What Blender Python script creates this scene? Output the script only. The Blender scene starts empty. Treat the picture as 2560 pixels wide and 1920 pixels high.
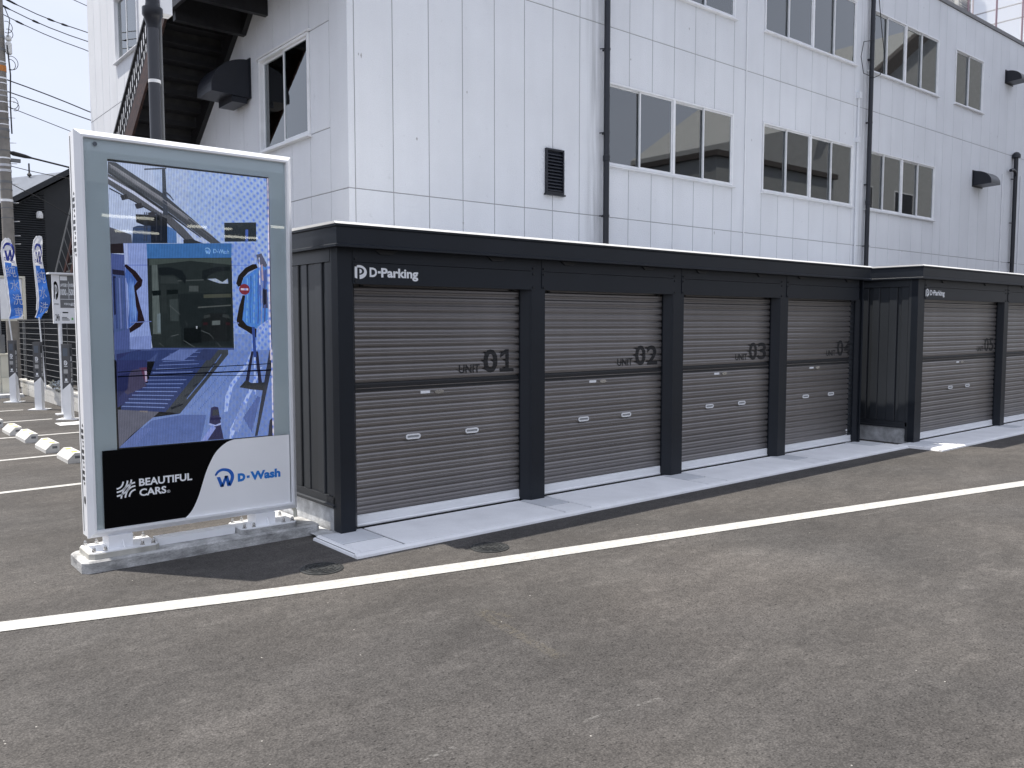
import bpy, bmesh, math, random
from mathutils import Vector, Matrix
random.seed(7)
S = bpy.context.scene
COL = S.collection

# ------------------------------------------------------------------ camera
cam_d = bpy.data.cameras.new('camera'); cam = bpy.data.objects.new('camera', cam_d); COL.objects.link(cam)
S.camera = cam
cam_d.sensor_width = 36.0; cam_d.lens = 2109.07 / 2560 * 36; cam_d.clip_start = 0.05; cam_d.clip_end = 2000
_yaw, _pitch, _roll = 0.693052, 0.0719526, 0.000584
_f = Vector((math.sin(_yaw)*math.cos(_pitch), math.cos(_yaw)*math.cos(_pitch), -math.sin(_pitch)))
_r = Vector((math.cos(_yaw), -math.sin(_yaw), 0)); _d = _f.cross(_r)
_r2 = _r*math.cos(_roll) + _d*math.sin(_roll); _d2 = _d*math.cos(_roll) - _r*math.sin(_roll)
_M = Matrix((_r2, -_d2, -_f)).transposed().to_4x4(); _M.translation = (0, 0, 1.6)
cam.matrix_world = _M

# ------------------------------------------------------------------ light
SUN_DIR = Vector((0.25, -0.335, -1.0)).normalized()
W = bpy.data.worlds.new('World'); S.world = W; W.use_nodes = True
nt = W.node_tree; nt.nodes.clear()
def N(t, **k):
    n = nt.nodes.new(t)
    for a, b in k.items(): setattr(n, a, b)
    return n
bg = N('ShaderNodeBackground'); out = N('ShaderNodeOutputWorld'); sky = N('ShaderNodeTexSky', sky_type='NISHITA', sun_disc=False)
sky.sun_elevation = math.asin(-SUN_DIR.z); sky.sun_rotation = math.atan2(-SUN_DIR.x, -SUN_DIR.y)
sky.air_density = 1.0; sky.dust_density = 2.0; sky.ozone_density = 1.5
tc = N('ShaderNodeTexCoord'); mp = N('ShaderNodeMapping'); mp.inputs['Scale'].default_value = (1, 1, 2.2)
no = N('ShaderNodeTexNoise'); no.inputs['Scale'].default_value = 2.2; no.inputs['Detail'].default_value = 6; no.inputs['Roughness'].default_value = 0.55
rp = N('ShaderNodeValToRGB'); rp.color_ramp.elements[0].position = 0.30; rp.color_ramp.elements[1].position = 0.68
rp.color_ramp.elements[0].color = (0.74, 0.74, 0.74, 1); rp.color_ramp.elements[1].color = (0.97, 0.97, 0.97, 1)
mx = N('ShaderNodeMix', data_type='RGBA'); mx.inputs['B'].default_value = (5.55, 5.9, 6.95, 1)
L = nt.links.new
L(tc.outputs['Generated'], mp.inputs['Vector']); L(mp.outputs['Vector'], no.inputs['Vector']); L(no.outputs['Fac'], rp.inputs['Fac'])
L(rp.outputs['Color'], mx.inputs['Factor']); L(sky.outputs['Color'], mx.inputs['A']); L(mx.outputs['Result'], bg.inputs['Color'])
bg.inputs['Strength'].default_value = 0.112; L(bg.outputs['Background'], out.inputs['Surface'])
sd = bpy.data.lights.new('sun', 'SUN'); sun = bpy.data.objects.new('sun', sd); COL.objects.link(sun)
sd.energy = 4.35; sd.angle = math.radians(0.6); sd.color = (1.0, 0.94, 0.85)
sun.rotation_euler = SUN_DIR.to_track_quat('-Z', 'Y').to_euler(); sun.location = (-5, 8, 30)
S.view_settings.view_transform = 'Standard'; S.view_settings.look = 'None'; S.view_settings.exposure = 0.5
S.view_settings.gamma = 1.0; S.view_settings.use_curve_mapping = False
try:
    S.cycles.max_bounces = 8; S.cycles.transparent_max_bounces = 12
except Exception: pass

# ------------------------------------------------------------------ materials
MATS = {}
def lin(c):
    c = c/255.0
    return c/12.92 if c <= 0.04045 else ((c+0.055)/1.055)**2.4
def mat(name, col, rough=0.5, metal=0.0, vary=0.0, vscale=3.0, bump=0.0, bscale=60.0, spec=0.5, stretch=None, coat=0.0, fine=0.0, fscale=200.0, rand=0.0):
    if name in MATS: return MATS[name]
    m = bpy.data.materials.new(name); m.use_nodes = True; t = m.node_tree; p = t.nodes['Principled BSDF']
    p.inputs['Roughness'].default_value = rough; p.inputs['Metallic'].default_value = metal
    p.inputs['Specular IOR Level'].default_value = spec; p.inputs['Coat Weight'].default_value = coat
    p.inputs['Base Color'].default_value = (*col, 1)
    if vary or bump or fine or rand:
        c = t.nodes.new('ShaderNodeTexCoord'); src = c.outputs['Object']
        if stretch:
            mm = t.nodes.new('ShaderNodeMapping'); mm.inputs['Scale'].default_value = stretch
            t.links.new(src, mm.inputs['Vector']); src = mm.outputs['Vector']
        colsock = None
        def mul(a, b):
            x = t.nodes.new('ShaderNodeMath'); x.operation = 'MULTIPLY'; t.links.new(a, x.inputs[0]); t.links.new(b, x.inputs[1]); return x.outputs[0]
        fac = None
        for amt, sc, det in ((vary, vscale, 5), (fine, fscale, 2)):
            if not amt: continue
            n = t.nodes.new('ShaderNodeTexNoise'); n.inputs['Scale'].default_value = sc; n.inputs['Detail'].default_value = det
            t.links.new(src, n.inputs['Vector'])
            r = t.nodes.new('ShaderNodeMapRange'); r.inputs['From Min'].default_value = 0.28; r.inputs['From Max'].default_value = 0.72
            r.inputs['To Min'].default_value = 1-amt; r.inputs['To Max'].default_value = 1+amt
            t.links.new(n.outputs['Fac'], r.inputs['Value'])
            fac = r.outputs['Result'] if fac is None else mul(fac, r.outputs['Result'])
        if rand:
            oi = t.nodes.new('ShaderNodeObjectInfo'); r = t.nodes.new('ShaderNodeMapRange')
            r.inputs['To Min'].default_value = 1-rand; r.inputs['To Max'].default_value = 1+rand
            t.links.new(oi.outputs['Random'], r.inputs['Value'])
            fac = r.outputs['Result'] if fac is None else mul(fac, r.outputs['Result'])
        if fac is not None:
            vm = t.nodes.new('ShaderNodeVectorMath'); vm.operation = 'SCALE'; vm.inputs[0].default_value = col
            t.links.new(fac, vm.inputs['Scale']); t.links.new(vm.outputs['Vector'], p.inputs['Base Color'])
        if bump:
            n = t.nodes.new('ShaderNodeTexNoise'); n.inputs['Scale'].default_value = bscale; n.inputs['Detail'].default_value = 4
            t.links.new(src, n.inputs['Vector']); b = t.nodes.new('ShaderNodeBump'); b.inputs['Strength'].default_value = bump; b.inputs['Distance'].default_value = 0.01
            t.links.new(n.outputs['Fac'], b.inputs['Height']); t.links.new(b.outputs['Normal'], p.inputs['Normal'])
    MATS[name] = m
    return m

def asphalt_mat():
    m = bpy.data.materials.new('asphalt'); m.use_nodes = True; t = m.node_tree; p = t.nodes['Principled BSDF']
    c = t.nodes.new('ShaderNodeTexCoord'); src = c.outputs['Object']
    def noise(sc, det=4, rough=0.5, vec=None, dist=0.0):
        n = t.nodes.new('ShaderNodeTexNoise'); n.inputs['Scale'].default_value = sc; n.inputs['Detail'].default_value = det
        n.inputs['Roughness'].default_value = rough; n.inputs['Distortion'].default_value = dist
        t.links.new(vec or src, n.inputs['Vector']); return n.outputs['Fac']
    def rng(s, a, b, lo, hi):
        r = t.nodes.new('ShaderNodeMapRange'); r.inputs['From Min'].default_value = a; r.inputs['From Max'].default_value = b
        r.inputs['To Min'].default_value = lo; r.inputs['To Max'].default_value = hi; t.links.new(s, r.inputs['Value']); return r.outputs['Result']
    def mth(op, a, b):
        x = t.nodes.new('ShaderNodeMath'); x.operation = op
        for i, v in enumerate((a, b)):
            if isinstance(v, (int, float)): x.inputs[i].default_value = v
            else: t.links.new(v, x.inputs[i])
        return x.outputs[0]
    big = rng(noise(0.45, 4), .3, .7, .84, 1.16)
    mm = t.nodes.new('ShaderNodeMapping'); mm.inputs['Rotation'].default_value = (0, 0, 0.25); mm.inputs['Scale'].default_value = (0.8, 1.6, 1)
    t.links.new(src, mm.inputs['Vector'])
    patch = mth('MULTIPLY', rng(noise(1.3, 5, .6, mm.outputs['Vector'], 0.5), .42, .68, .92, 1.22), rng(noise(5.0, 5, .65, mm.outputs['Vector'], 0.5), .50, .74, .97, 1.28))
    mid = rng(noise(16, 5, .7), .3, .7, .80, 1.2)
    grain = rng(noise(120, 4, .75), .3, .7, .55, 1.45)
    v = t.nodes.new('ShaderNodeTexVoronoi'); v.inputs['Scale'].default_value = 95; t.links.new(src, v.inputs['Vector'])
    stone = rng(v.outputs['Distance'], .1, .75, 1.18, .72)
    # pits: dark small gaps between the stones, clustered
    pit = rng(noise(48, 4, .7, mm.outputs['Vector']), .33, .42, .30, 1.0)
    f = mth('MULTIPLY', mth('MULTIPLY', big, patch), mth('MULTIPLY', mid, grain)); f = mth('MULTIPLY', f, mth('MULTIPLY', stone, pit))
    # rare pale stones
    v2 = t.nodes.new('ShaderNodeTexVoronoi'); v2.inputs['Scale'].default_value = 42; t.links.new(src, v2.inputs['Vector'])
    sep = t.nodes.new('ShaderNodeSeparateColor'); t.links.new(v2.outputs['Color'], sep.inputs['Color'])
    spk = mth('MULTIPLY', mth('GREATER_THAN', sep.outputs['Red'], 0.9965), mth('LESS_THAN', v2.outputs['Distance'], 0.17))
    hue = rng(noise(0.5, 4), .38, .62, 0, 1)
    mxc = t.nodes.new('ShaderNodeMix'); mxc.data_type = 'RGBA'; t.links.new(hue, mxc.inputs['Factor'])
    mxc.inputs['A'].default_value = (0.082, 0.0775, 0.074, 1); mxc.inputs['B'].default_value = (0.096, 0.0885, 0.082, 1)
    sc = t.nodes.new('ShaderNodeVectorMath'); sc.operation = 'SCALE'; t.links.new(mxc.outputs['Result'], sc.inputs[0]); t.links.new(f, sc.inputs['Scale'])
    m2 = t.nodes.new('ShaderNodeMix'); m2.data_type = 'RGBA'; t.links.new(spk, m2.inputs['Factor']); t.links.new(sc.outputs['Vector'], m2.inputs['A']); m2.inputs['B'].default_value = (0.42, 0.40, 0.37, 1)
    t.links.new(m2.outputs['Result'], p.inputs['Base Color'])
    p.inputs['Roughness'].default_value = 0.85; p.inputs['Specular IOR Level'].default_value = 0.3
    hgt = mth('ADD', mth('MULTIPLY', v.outputs['Distance'], -0.8), mth('MULTIPLY', pit, 1.0)); hgt = mth('ADD', hgt, noise(170, 3, .7))
    b = t.nodes.new('ShaderNodeBump'); b.inputs['Strength'].default_value = 0.55; b.inputs['Distance'].default_value = 0.006
    t.links.new(hgt, b.inputs['Height']); t.links.new(b.outputs['Normal'], p.inputs['Normal'])
    MATS['asphalt'] = m; return m

def paint_mat(name, col, wear):
    """road paint with worn gaps that let the asphalt through"""
    m = bpy.data.materials.new(name); m.use_nodes = True; t = m.node_tree; p = t.nodes['Principled BSDF']
    c = t.nodes.new('ShaderNodeTexCoord'); n = t.nodes.new('ShaderNodeTexNoise'); n.inputs['Scale'].default_value = 26; n.inputs['Detail'].default_value = 6; n.inputs['Roughness'].default_value = .7
    t.links.new(c.outputs['Object'], n.inputs['Vector'])
    r = t.nodes.new('ShaderNodeMapRange'); r.inputs['From Min'].default_value = wear; r.inputs['From Max'].default_value = wear+.10; r.inputs['To Min'].default_value = 0.80; r.inputs['To Max'].default_value = 1.0
    t.links.new(n.outputs['Fac'], r.inputs['Value'])
    n2 = t.nodes.new('ShaderNodeTexNoise'); n2.inputs['Scale'].default_value = 220; t.links.new(c.outputs['Object'], n2.inputs['Vector'])
    r2 = t.nodes.new('ShaderNodeMapRange'); r2.inputs['From Min'].default_value = .3; r2.inputs['From Max'].default_value = .7; r2.inputs['To Min'].default_value = .92; r2.inputs['To Max'].default_value = 1.08
    t.links.new(n2.outputs['Fac'], r2.inputs['Value'])
    x = t.nodes.new('ShaderNodeMath'); x.operation = 'MULTIPLY'; t.links.new(r.outputs['Result'], x.inputs[0]); t.links.new(r2.outputs['Result'], x.inputs[1])
    vm = t.nodes.new('ShaderNodeVectorMath'); vm.operation = 'SCALE'; vm.inputs[0].default_value = col; t.links.new(x.outputs[0], vm.inputs['Scale'])
    t.links.new(vm.outputs['Vector'], p.inputs['Base Color']); p.inputs['Roughness'].default_value = .7
    b = t.nodes.new('ShaderNodeBump'); b.inputs['Strength'].default_value = .3; b.inputs['Distance'].default_value = .004; t.links.new(n2.outputs['Fac'], b.inputs['Height']); t.links.new(b.outputs['Normal'], p.inputs['Normal'])
    MATS[name] = m; return m

def faded_mat(name, col, thr, amt=.4):
    """thin broken marks: paint where the noise is high, nothing elsewhere"""
    m = bpy.data.materials.new(name); m.use_nodes = True; t = m.node_tree; p = t.nodes['Principled BSDF']
    p.inputs['Base Color'].default_value = (*col, 1); p.inputs['Roughness'].default_value = .8
    c = t.nodes.new('ShaderNodeTexCoord'); n = t.nodes.new('ShaderNodeTexNoise'); n.inputs['Scale'].default_value = 45; n.inputs['Detail'].default_value = 5
    t.links.new(c.outputs['Object'], n.inputs['Vector'])
    r = t.nodes.new('ShaderNodeMapRange'); r.inputs['From Min'].default_value = thr; r.inputs['From Max'].default_value = thr+.35; r.inputs['To Max'].default_value = amt
    t.links.new(n.outputs['Fac'], r.inputs['Value']); t.links.new(r.outputs['Result'], p.inputs['Alpha'])
    MATS[name] = m; return m

def wall_mat():
    """painted aerated-concrete panel: fine grain, faint streaks, small chips"""
    m = bpy.data.materials.new('wall_paint'); m.use_nodes = True; t = m.node_tree; p = t.nodes['Principled BSDF']
    c = t.nodes.new('ShaderNodeTexCoord'); src = c.outputs['Object']
    def noise(sc, det=4, st=None):
        n = t.nodes.new('ShaderNodeTexNoise'); n.inputs['Scale'].default_value = sc; n.inputs['Detail'].default_value = det
        if st:
            mm = t.nodes.new('ShaderNodeMapping'); mm.inputs['Scale'].default_value = st; t.links.new(src, mm.inputs['Vector']); t.links.new(mm.outputs['Vector'], n.inputs['Vector'])
        else: t.links.new(src, n.inputs['Vector'])
        return n.outputs['Fac']
    def rng(s, a, b, lo, hi):
        r = t.nodes.new('ShaderNodeMapRange'); r.inputs['From Min'].default_value = a; r.inputs['From Max'].default_value = b
        r.inputs['To Min'].default_value = lo; r.inputs['To Max'].default_value = hi; t.links.new(s, r.inputs['Value']); return r.outputs['Result']
    def mul(a, b):
        x = t.nodes.new('ShaderNodeMath'); x.operation = 'MULTIPLY'; t.links.new(a, x.inputs[0]); t.links.new(b, x.inputs[1]); return x.outputs[0]
    f = mul(rng(noise(0.9, 5), .3, .7, .96, 1.03), rng(noise(1.0, 4, (3.0, 3.0, .35)), .35, .7, 1.01, .97))
    f = mul(f, rng(noise(7, 5), .66, .76, 1.0, .90))
    f = mul(f, rng(noise(90, 3), .3, .7, .95, 1.05))
    oi = t.nodes.new('ShaderNodeObjectInfo'); f = mul(f, rng(oi.outputs['Random'], 0, 1, .975, 1.02))
    # grime run down beside the rain pipes (object space starts at the building's corner)
    sx = t.nodes.new('ShaderNodeSeparateXYZ'); t.links.new(src, sx.inputs[0])
    run = noise(1.0, 5, (9, 9, .5))
    for px in (4.66, 13.49):
        d = t.nodes.new('ShaderNodeMath'); d.operation = 'SUBTRACT'; t.links.new(sx.outputs['X'], d.inputs[0]); d.inputs[1].default_value = px
        ab = t.nodes.new('ShaderNodeMath'); ab.operation = 'ABSOLUTE'; t.links.new(d.outputs[0], ab.inputs[0])
        near_ = rng(ab.outputs[0], .0, .26, 1.0, 0.0); k = mul(near_, rng(run, .40, .62, 0, 1))
        f = mul(f, rng(k, 0, 1, 1.0, .66))
    # chips and pock marks
    f = mul(f, rng(noise(34, 3), .70, .76, 1.0, .86))
    vm = t.nodes.new('ShaderNodeVectorMath'); vm.operation = 'SCALE'; vm.inputs[0].default_value = (0.745, 0.765, 0.80); t.links.new(f, vm.inputs['Scale'])
    t.links.new(vm.outputs['Vector'], p.inputs['Base Color']); p.inputs['Roughness'].default_value = .75; p.inputs['Specular IOR Level'].default_value = .3
    b = t.nodes.new('ShaderNodeBump'); b.inputs['Strength'].default_value = .6; b.inputs['Distance'].default_value = .012; t.links.new(noise(48, 6), b.inputs['Height']); t.links.new(b.outputs['Normal'], p.inputs['Normal'])
    MATS['wall_paint'] = m; return m

def glass_mat(name, tint, ior, base=0.0):
    m = bpy.data.materials.new(name); m.use_nodes = True; t = m.node_tree; t.nodes.clear()
    o = t.nodes.new('ShaderNodeOutputMaterial'); tr = t.nodes.new('ShaderNodeBsdfTransparent'); tr.inputs['Color'].default_value = (*tint, 1)
    gl = t.nodes.new('ShaderNodeBsdfGlossy'); gl.inputs['Roughness'].default_value = 0.015; gl.inputs['Color'].default_value = (0.93, 0.96, 0.97, 1)
    fr = t.nodes.new('ShaderNodeFresnel'); fr.inputs['IOR'].default_value = ior
    ad = t.nodes.new('ShaderNodeMath'); ad.operation = 'ADD'; ad.inputs[1].default_value = base; ad.use_clamp = True
    mx = t.nodes.new('ShaderNodeMixShader')
    t.links.new(fr.outputs['Fac'], ad.inputs[0]); t.links.new(ad.outputs[0], mx.inputs['Fac']); t.links.new(tr.outputs[0], mx.inputs[1]); t.links.new(gl.outputs[0], mx.inputs[2]); t.links.new(mx.outputs[0], o.inputs['Surface'])
    MATS[name] = m; return m

def screen_mat():
    """LED display: emits the colour stored per face, broken up by the LED grid's moire"""
    m = bpy.data.materials.new('led_screen'); m.use_nodes = True; t = m.node_tree; t.nodes.clear()
    o = t.nodes.new('ShaderNodeOutputMaterial'); e = t.nodes.new('ShaderNodeEmission'); a = t.nodes.new('ShaderNodeAttribute'); a.attribute_name = 'pix'
    c = t.nodes.new('ShaderNodeTexCoord')
    def wave(ang, sc):
        mm = t.nodes.new('ShaderNodeMapping'); mm.inputs['Rotation'].default_value = (0, ang, 0); t.links.new(c.outputs['Object'], mm.inputs['Vector'])
        w = t.nodes.new('ShaderNodeTexWave'); w.wave_type = 'BANDS'; w.bands_direction = 'X'; w.inputs['Scale'].default_value = sc; w.inputs['Distortion'].default_value = .6; w.inputs['Detail'].default_value = 1
        t.links.new(mm.outputs['Vector'], w.inputs['Vector']); return w.outputs['Fac']
    w1, w2 = wave(0.6, 9.0), wave(-0.85, 7.8); led = wave(0.0, 30)
    x = t.nodes.new('ShaderNodeMath'); x.operation = 'MULTIPLY'; t.links.new(w1, x.inputs[0]); t.links.new(w2, x.inputs[1])
    sx = t.nodes.new('ShaderNodeSeparateXYZ'); t.links.new(c.outputs['Object'], sx.inputs[0])
    side = t.nodes.new('ShaderNodeMapRange'); side.inputs['From Min'].default_value = -.25; side.inputs['From Max'].default_value = .40; side.inputs['To Min'].default_value = .06; side.inputs['To Max'].default_value = .95
    t.links.new(sx.outputs['X'], side.inputs['Value'])
    # the moire only shows where the picture is bright
    sc0 = t.nodes.new('ShaderNodeSeparateColor'); t.links.new(a.outputs['Color'], sc0.inputs['Color'])
    br = t.nodes.new('ShaderNodeMapRange'); br.inputs['From Min'].default_value = .25; br.inputs['From Max'].default_value = .6; t.links.new(sc0.outputs['Blue'], br.inputs['Value'])
    y = t.nodes.new('ShaderNodeMath'); y.operation = 'MULTIPLY'; t.links.new(x.outputs[0], y.inputs[0]); t.links.new(side.outputs['Result'], y.inputs[1])
    y2 = t.nodes.new('ShaderNodeMath'); y2.operation = 'MULTIPLY'; y2.use_clamp = True; t.links.new(y.outputs[0], y2.inputs[0]); t.links.new(br.outputs['Result'], y2.inputs[1])
    mx = t.nodes.new('ShaderNodeMix'); mx.data_type = 'RGBA'; t.links.new(y2.outputs[0], mx.inputs['Factor']); t.links.new(a.outputs['Color'], mx.inputs['A']); mx.inputs['B'].default_value = (0.04, 0.13, 0.58, 1)
    nz = t.nodes.new('ShaderNodeTexNoise'); nz.inputs['Scale'].default_value = 22; nz.inputs['Detail'].default_value = 8; nz.inputs['Roughness'].default_value = .7; t.links.new(c.outputs['Object'], nz.inputs['Vector'])
    nr = t.nodes.new('ShaderNodeMapRange'); nr.inputs['From Min'].default_value = .3; nr.inputs['From Max'].default_value = .7; nr.inputs['To Min'].default_value = .86; nr.inputs['To Max'].default_value = 1.14; t.links.new(nz.outputs['Fac'], nr.inputs['Value'])
    lr = t.nodes.new('ShaderNodeMapRange'); lr.inputs['To Min'].default_value = .72; lr.inputs['To Max'].default_value = 1.15; t.links.new(led, lr.inputs['Value'])
    k = t.nodes.new('ShaderNodeMath'); k.operation = 'MULTIPLY'; t.links.new(nr.outputs['Result'], k.inputs[0]); t.links.new(lr.outputs['Result'], k.inputs[1])
    t.links.new(mx.outputs['Result'], e.inputs['Color']); t.links.new(k.outputs[0], e.inputs['Strength']); t.links.new(e.outputs[0], o.inputs['Surface'])
    MATS['led_screen'] = m; return m

M_ASPH = asphalt_mat(); M_WALL = wall_mat(); M_LINE = paint_mat('road_paint', (0.50, 0.495, 0.475), .44); M_SCREEN = screen_mat()
M_CHALK = faded_mat('chalk', (0.45, 0.44, 0.42), .46); M_YELLOW = faded_mat('yellow_stain', (0.24, 0.21, 0.15), .42, .30)
M_GLASS = glass_mat('window_glass', (0.55, 0.62, 0.62), 1.52, 0.13); M_COVER = glass_mat('cover_glass', (0.94, 0.95, 0.96), 1.45)
M_SEAL = mat('joint_sealant', (0.33, 0.335, 0.35), .8)
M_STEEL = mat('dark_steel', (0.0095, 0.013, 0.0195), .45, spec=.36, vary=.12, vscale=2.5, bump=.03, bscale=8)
M_STEEL2 = mat('dark_steel_sunlit', (0.030, 0.034, 0.040), .42, vary=.12, vscale=2.0, rand=.12, bump=.03, bscale=6)  # dark steel made paler: grazing sun on the side put into its colour
M_SLAT = mat('shutter_slat', (0.215, 0.204, 0.202), .32, metal=.65, vary=.10, vscale=3, rand=.08)
M_BLACK = mat('black_rubber', (0.012, 0.013, 0.016), .5)
M_DECAL = mat('black_decal', (0.010, 0.010, 0.012), .6)
M_ALU = mat('aluminium', (0.87, 0.88, 0.90), .42, metal=.08, vary=.06, vscale=4, stretch=(1, 1, 8))
M_ALUW = mat('window_aluminium', (0.82, 0.83, 0.85), .4, metal=.05, vary=.06, vscale=5)
M_WHITE = mat('white_coat', (0.86, 0.87, 0.89), .38, vary=.05, vscale=3)
M_LETTER = mat('white_letter', (0.85, 0.87, 0.90), .5)
M_CONC = mat('concrete', (0.50, 0.51, 0.52), .85, vary=.34, vscale=11, bump=.35, bscale=45, fine=.12, fscale=140)
M_OLDC = mat('weathered_concrete', (0.41, 0.41, 0.405), .9, vary=.5, vscale=13, bump=.6, bscale=40, fine=.2, fscale=110, stretch=(.6, 1, 1.3))
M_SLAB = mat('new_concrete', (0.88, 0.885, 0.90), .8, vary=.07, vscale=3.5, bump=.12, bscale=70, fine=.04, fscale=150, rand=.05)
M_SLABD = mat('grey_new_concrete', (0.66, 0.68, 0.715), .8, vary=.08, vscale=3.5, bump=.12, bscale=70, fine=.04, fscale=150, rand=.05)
M_JOINT = mat('joint_filler', (0.06, 0.06, 0.062), .9)
M_BLOCK = mat('concrete_block', (0.60, 0.59, 0.56), .85, vary=.1, vscale=8, bump=.3, bscale=60, rand=.08)
M_ROOFW = mat('pale_roof_sheet', (0.72, 0.72, 0.70), .5, vary=.05)
M_IRON = mat('cast_iron', (0.085, 0.088, 0.088), .4, metal=.5, vary=.25, vscale=18, bump=.2, bscale=80)
M_STAIR = mat('stair_black', (0.010, 0.010, 0.012), .5, vary=.45, vscale=9, bump=.3, bscale=30)
M_RISER = mat('stair_riser', (0.022, 0.021, 0.021), .6, vary=.6, vscale=6, bump=.2, bscale=30)
M_RUST = mat('rusty_stringer', (0.040, 0.015, 0.010), .6, vary=.7, vscale=14, bump=.4, bscale=40)
M_PIPE = mat('black_pipe', (0.009, 0.011, 0.018), .35, vary=.15, vscale=6)
M_POLEG = mat('charcoal_pole', (0.034, 0.036, 0.044), .35, vary=.1, vscale=3)
M_UPOLE = mat('utility_concrete', (0.235, 0.22, 0.20), .85, vary=.2, vscale=5, bump=.2, bscale=60)
M_CABLE = mat('cable_black', (0.012, 0.012, 0.014), .6)
def cloth_mat(name, col):
    m = bpy.data.materials.new(name); m.use_nodes = True; t = m.node_tree; t.nodes.clear(); o = t.nodes.new('ShaderNodeOutputMaterial')
    d = t.nodes.new('ShaderNodeBsdfDiffuse'); tr = t.nodes.new('ShaderNodeBsdfTranslucent'); mx = t.nodes.new('ShaderNodeMixShader'); mx.inputs['Fac'].default_value = .4
    d.inputs['Color'].default_value = (*col, 1); tr.inputs['Color'].default_value = (*col, 1)
    t.links.new(d.outputs[0], mx.inputs[1]); t.links.new(tr.outputs[0], mx.inputs[2]); t.links.new(mx.outputs[0], o.inputs['Surface']); MATS[name] = m; return m
M_BLUEF = cloth_mat('flag_blue', (0.06, 0.18, 0.58)); M_WHITEF = cloth_mat('flag_white', (0.80, 0.81, 0.84))
M_LOGO = mat('logo_blue', (0.010, 0.12, 0.52), .5)
M_LOGO2 = mat('logo_blue_light', (0.006, 0.19, 0.64), .5)
M_NAVY = mat('logo_navy', (0.03, 0.05, 0.33), .6)
M_BOARDW = mat('sign_white', (0.90, 0.91, 0.93), .35, vary=.03)
M_BOARDK = mat('sign_black', (0.0015, 0.0015, 0.002), .5, spec=.08)
M_TEAL = mat('frosted_border', (0.85, 0.95, 0.96), .5, vary=.05, vscale=2)
M_BOLG = mat('bollard_grey', (0.085, 0.085, 0.09), .5, vary=.1)
M_BEIGE = mat('cabinet_beige', (0.66, 0.64, 0.54), .55, vary=.06)
M_NIGHT = mat('black_siding', (0.022, 0.026, 0.032), .6, vary=.15, vscale=2)
M_MGREY = mat('mid_grey_print', (0.16, 0.165, 0.17), .5)
M_MGREY2 = mat('recess_grey', (0.30, 0.31, 0.32), .6)
M_ROOM = mat('room_wall', (0.30, 0.31, 0.30), .8)
M_ROOMD = mat('room_dark', (0.12, 0.125, 0.125), .8)
M_BLIND = mat('roller_blind', (0.75, 0.77, 0.74), .8)
M_RAIL = mat('mauve_post', (0.42, 0.30, 0.34), .5)
M_STAIN = mat('chrome_bolt', (0.55, 0.54, 0.52), .25, metal=.9)
M_CREAM = mat('mortar_cream', (0.46, 0.45, 0.41), .85, vary=.25, vscale=8, bump=.3, bscale=50)
M_TAPE = mat('white_tape', (0.82, 0.82, 0.82), .5)
M_RED = mat('sign_red', (0.35, 0.03, 0.04), .5)
M_GREEN = mat('sign_green', (0.12, 0.42, 0.10), .5)
M_ORANGE = mat('orange_tape', (0.55, 0.20, 0.04), .6)
M_ACW = mat('aircon_white', (0.68, 0.68, 0.66), .5, vary=.05)
M_MESH = mat('galvanised_wire', (0.55, 0.56, 0.58), .5, metal=.5)

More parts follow.
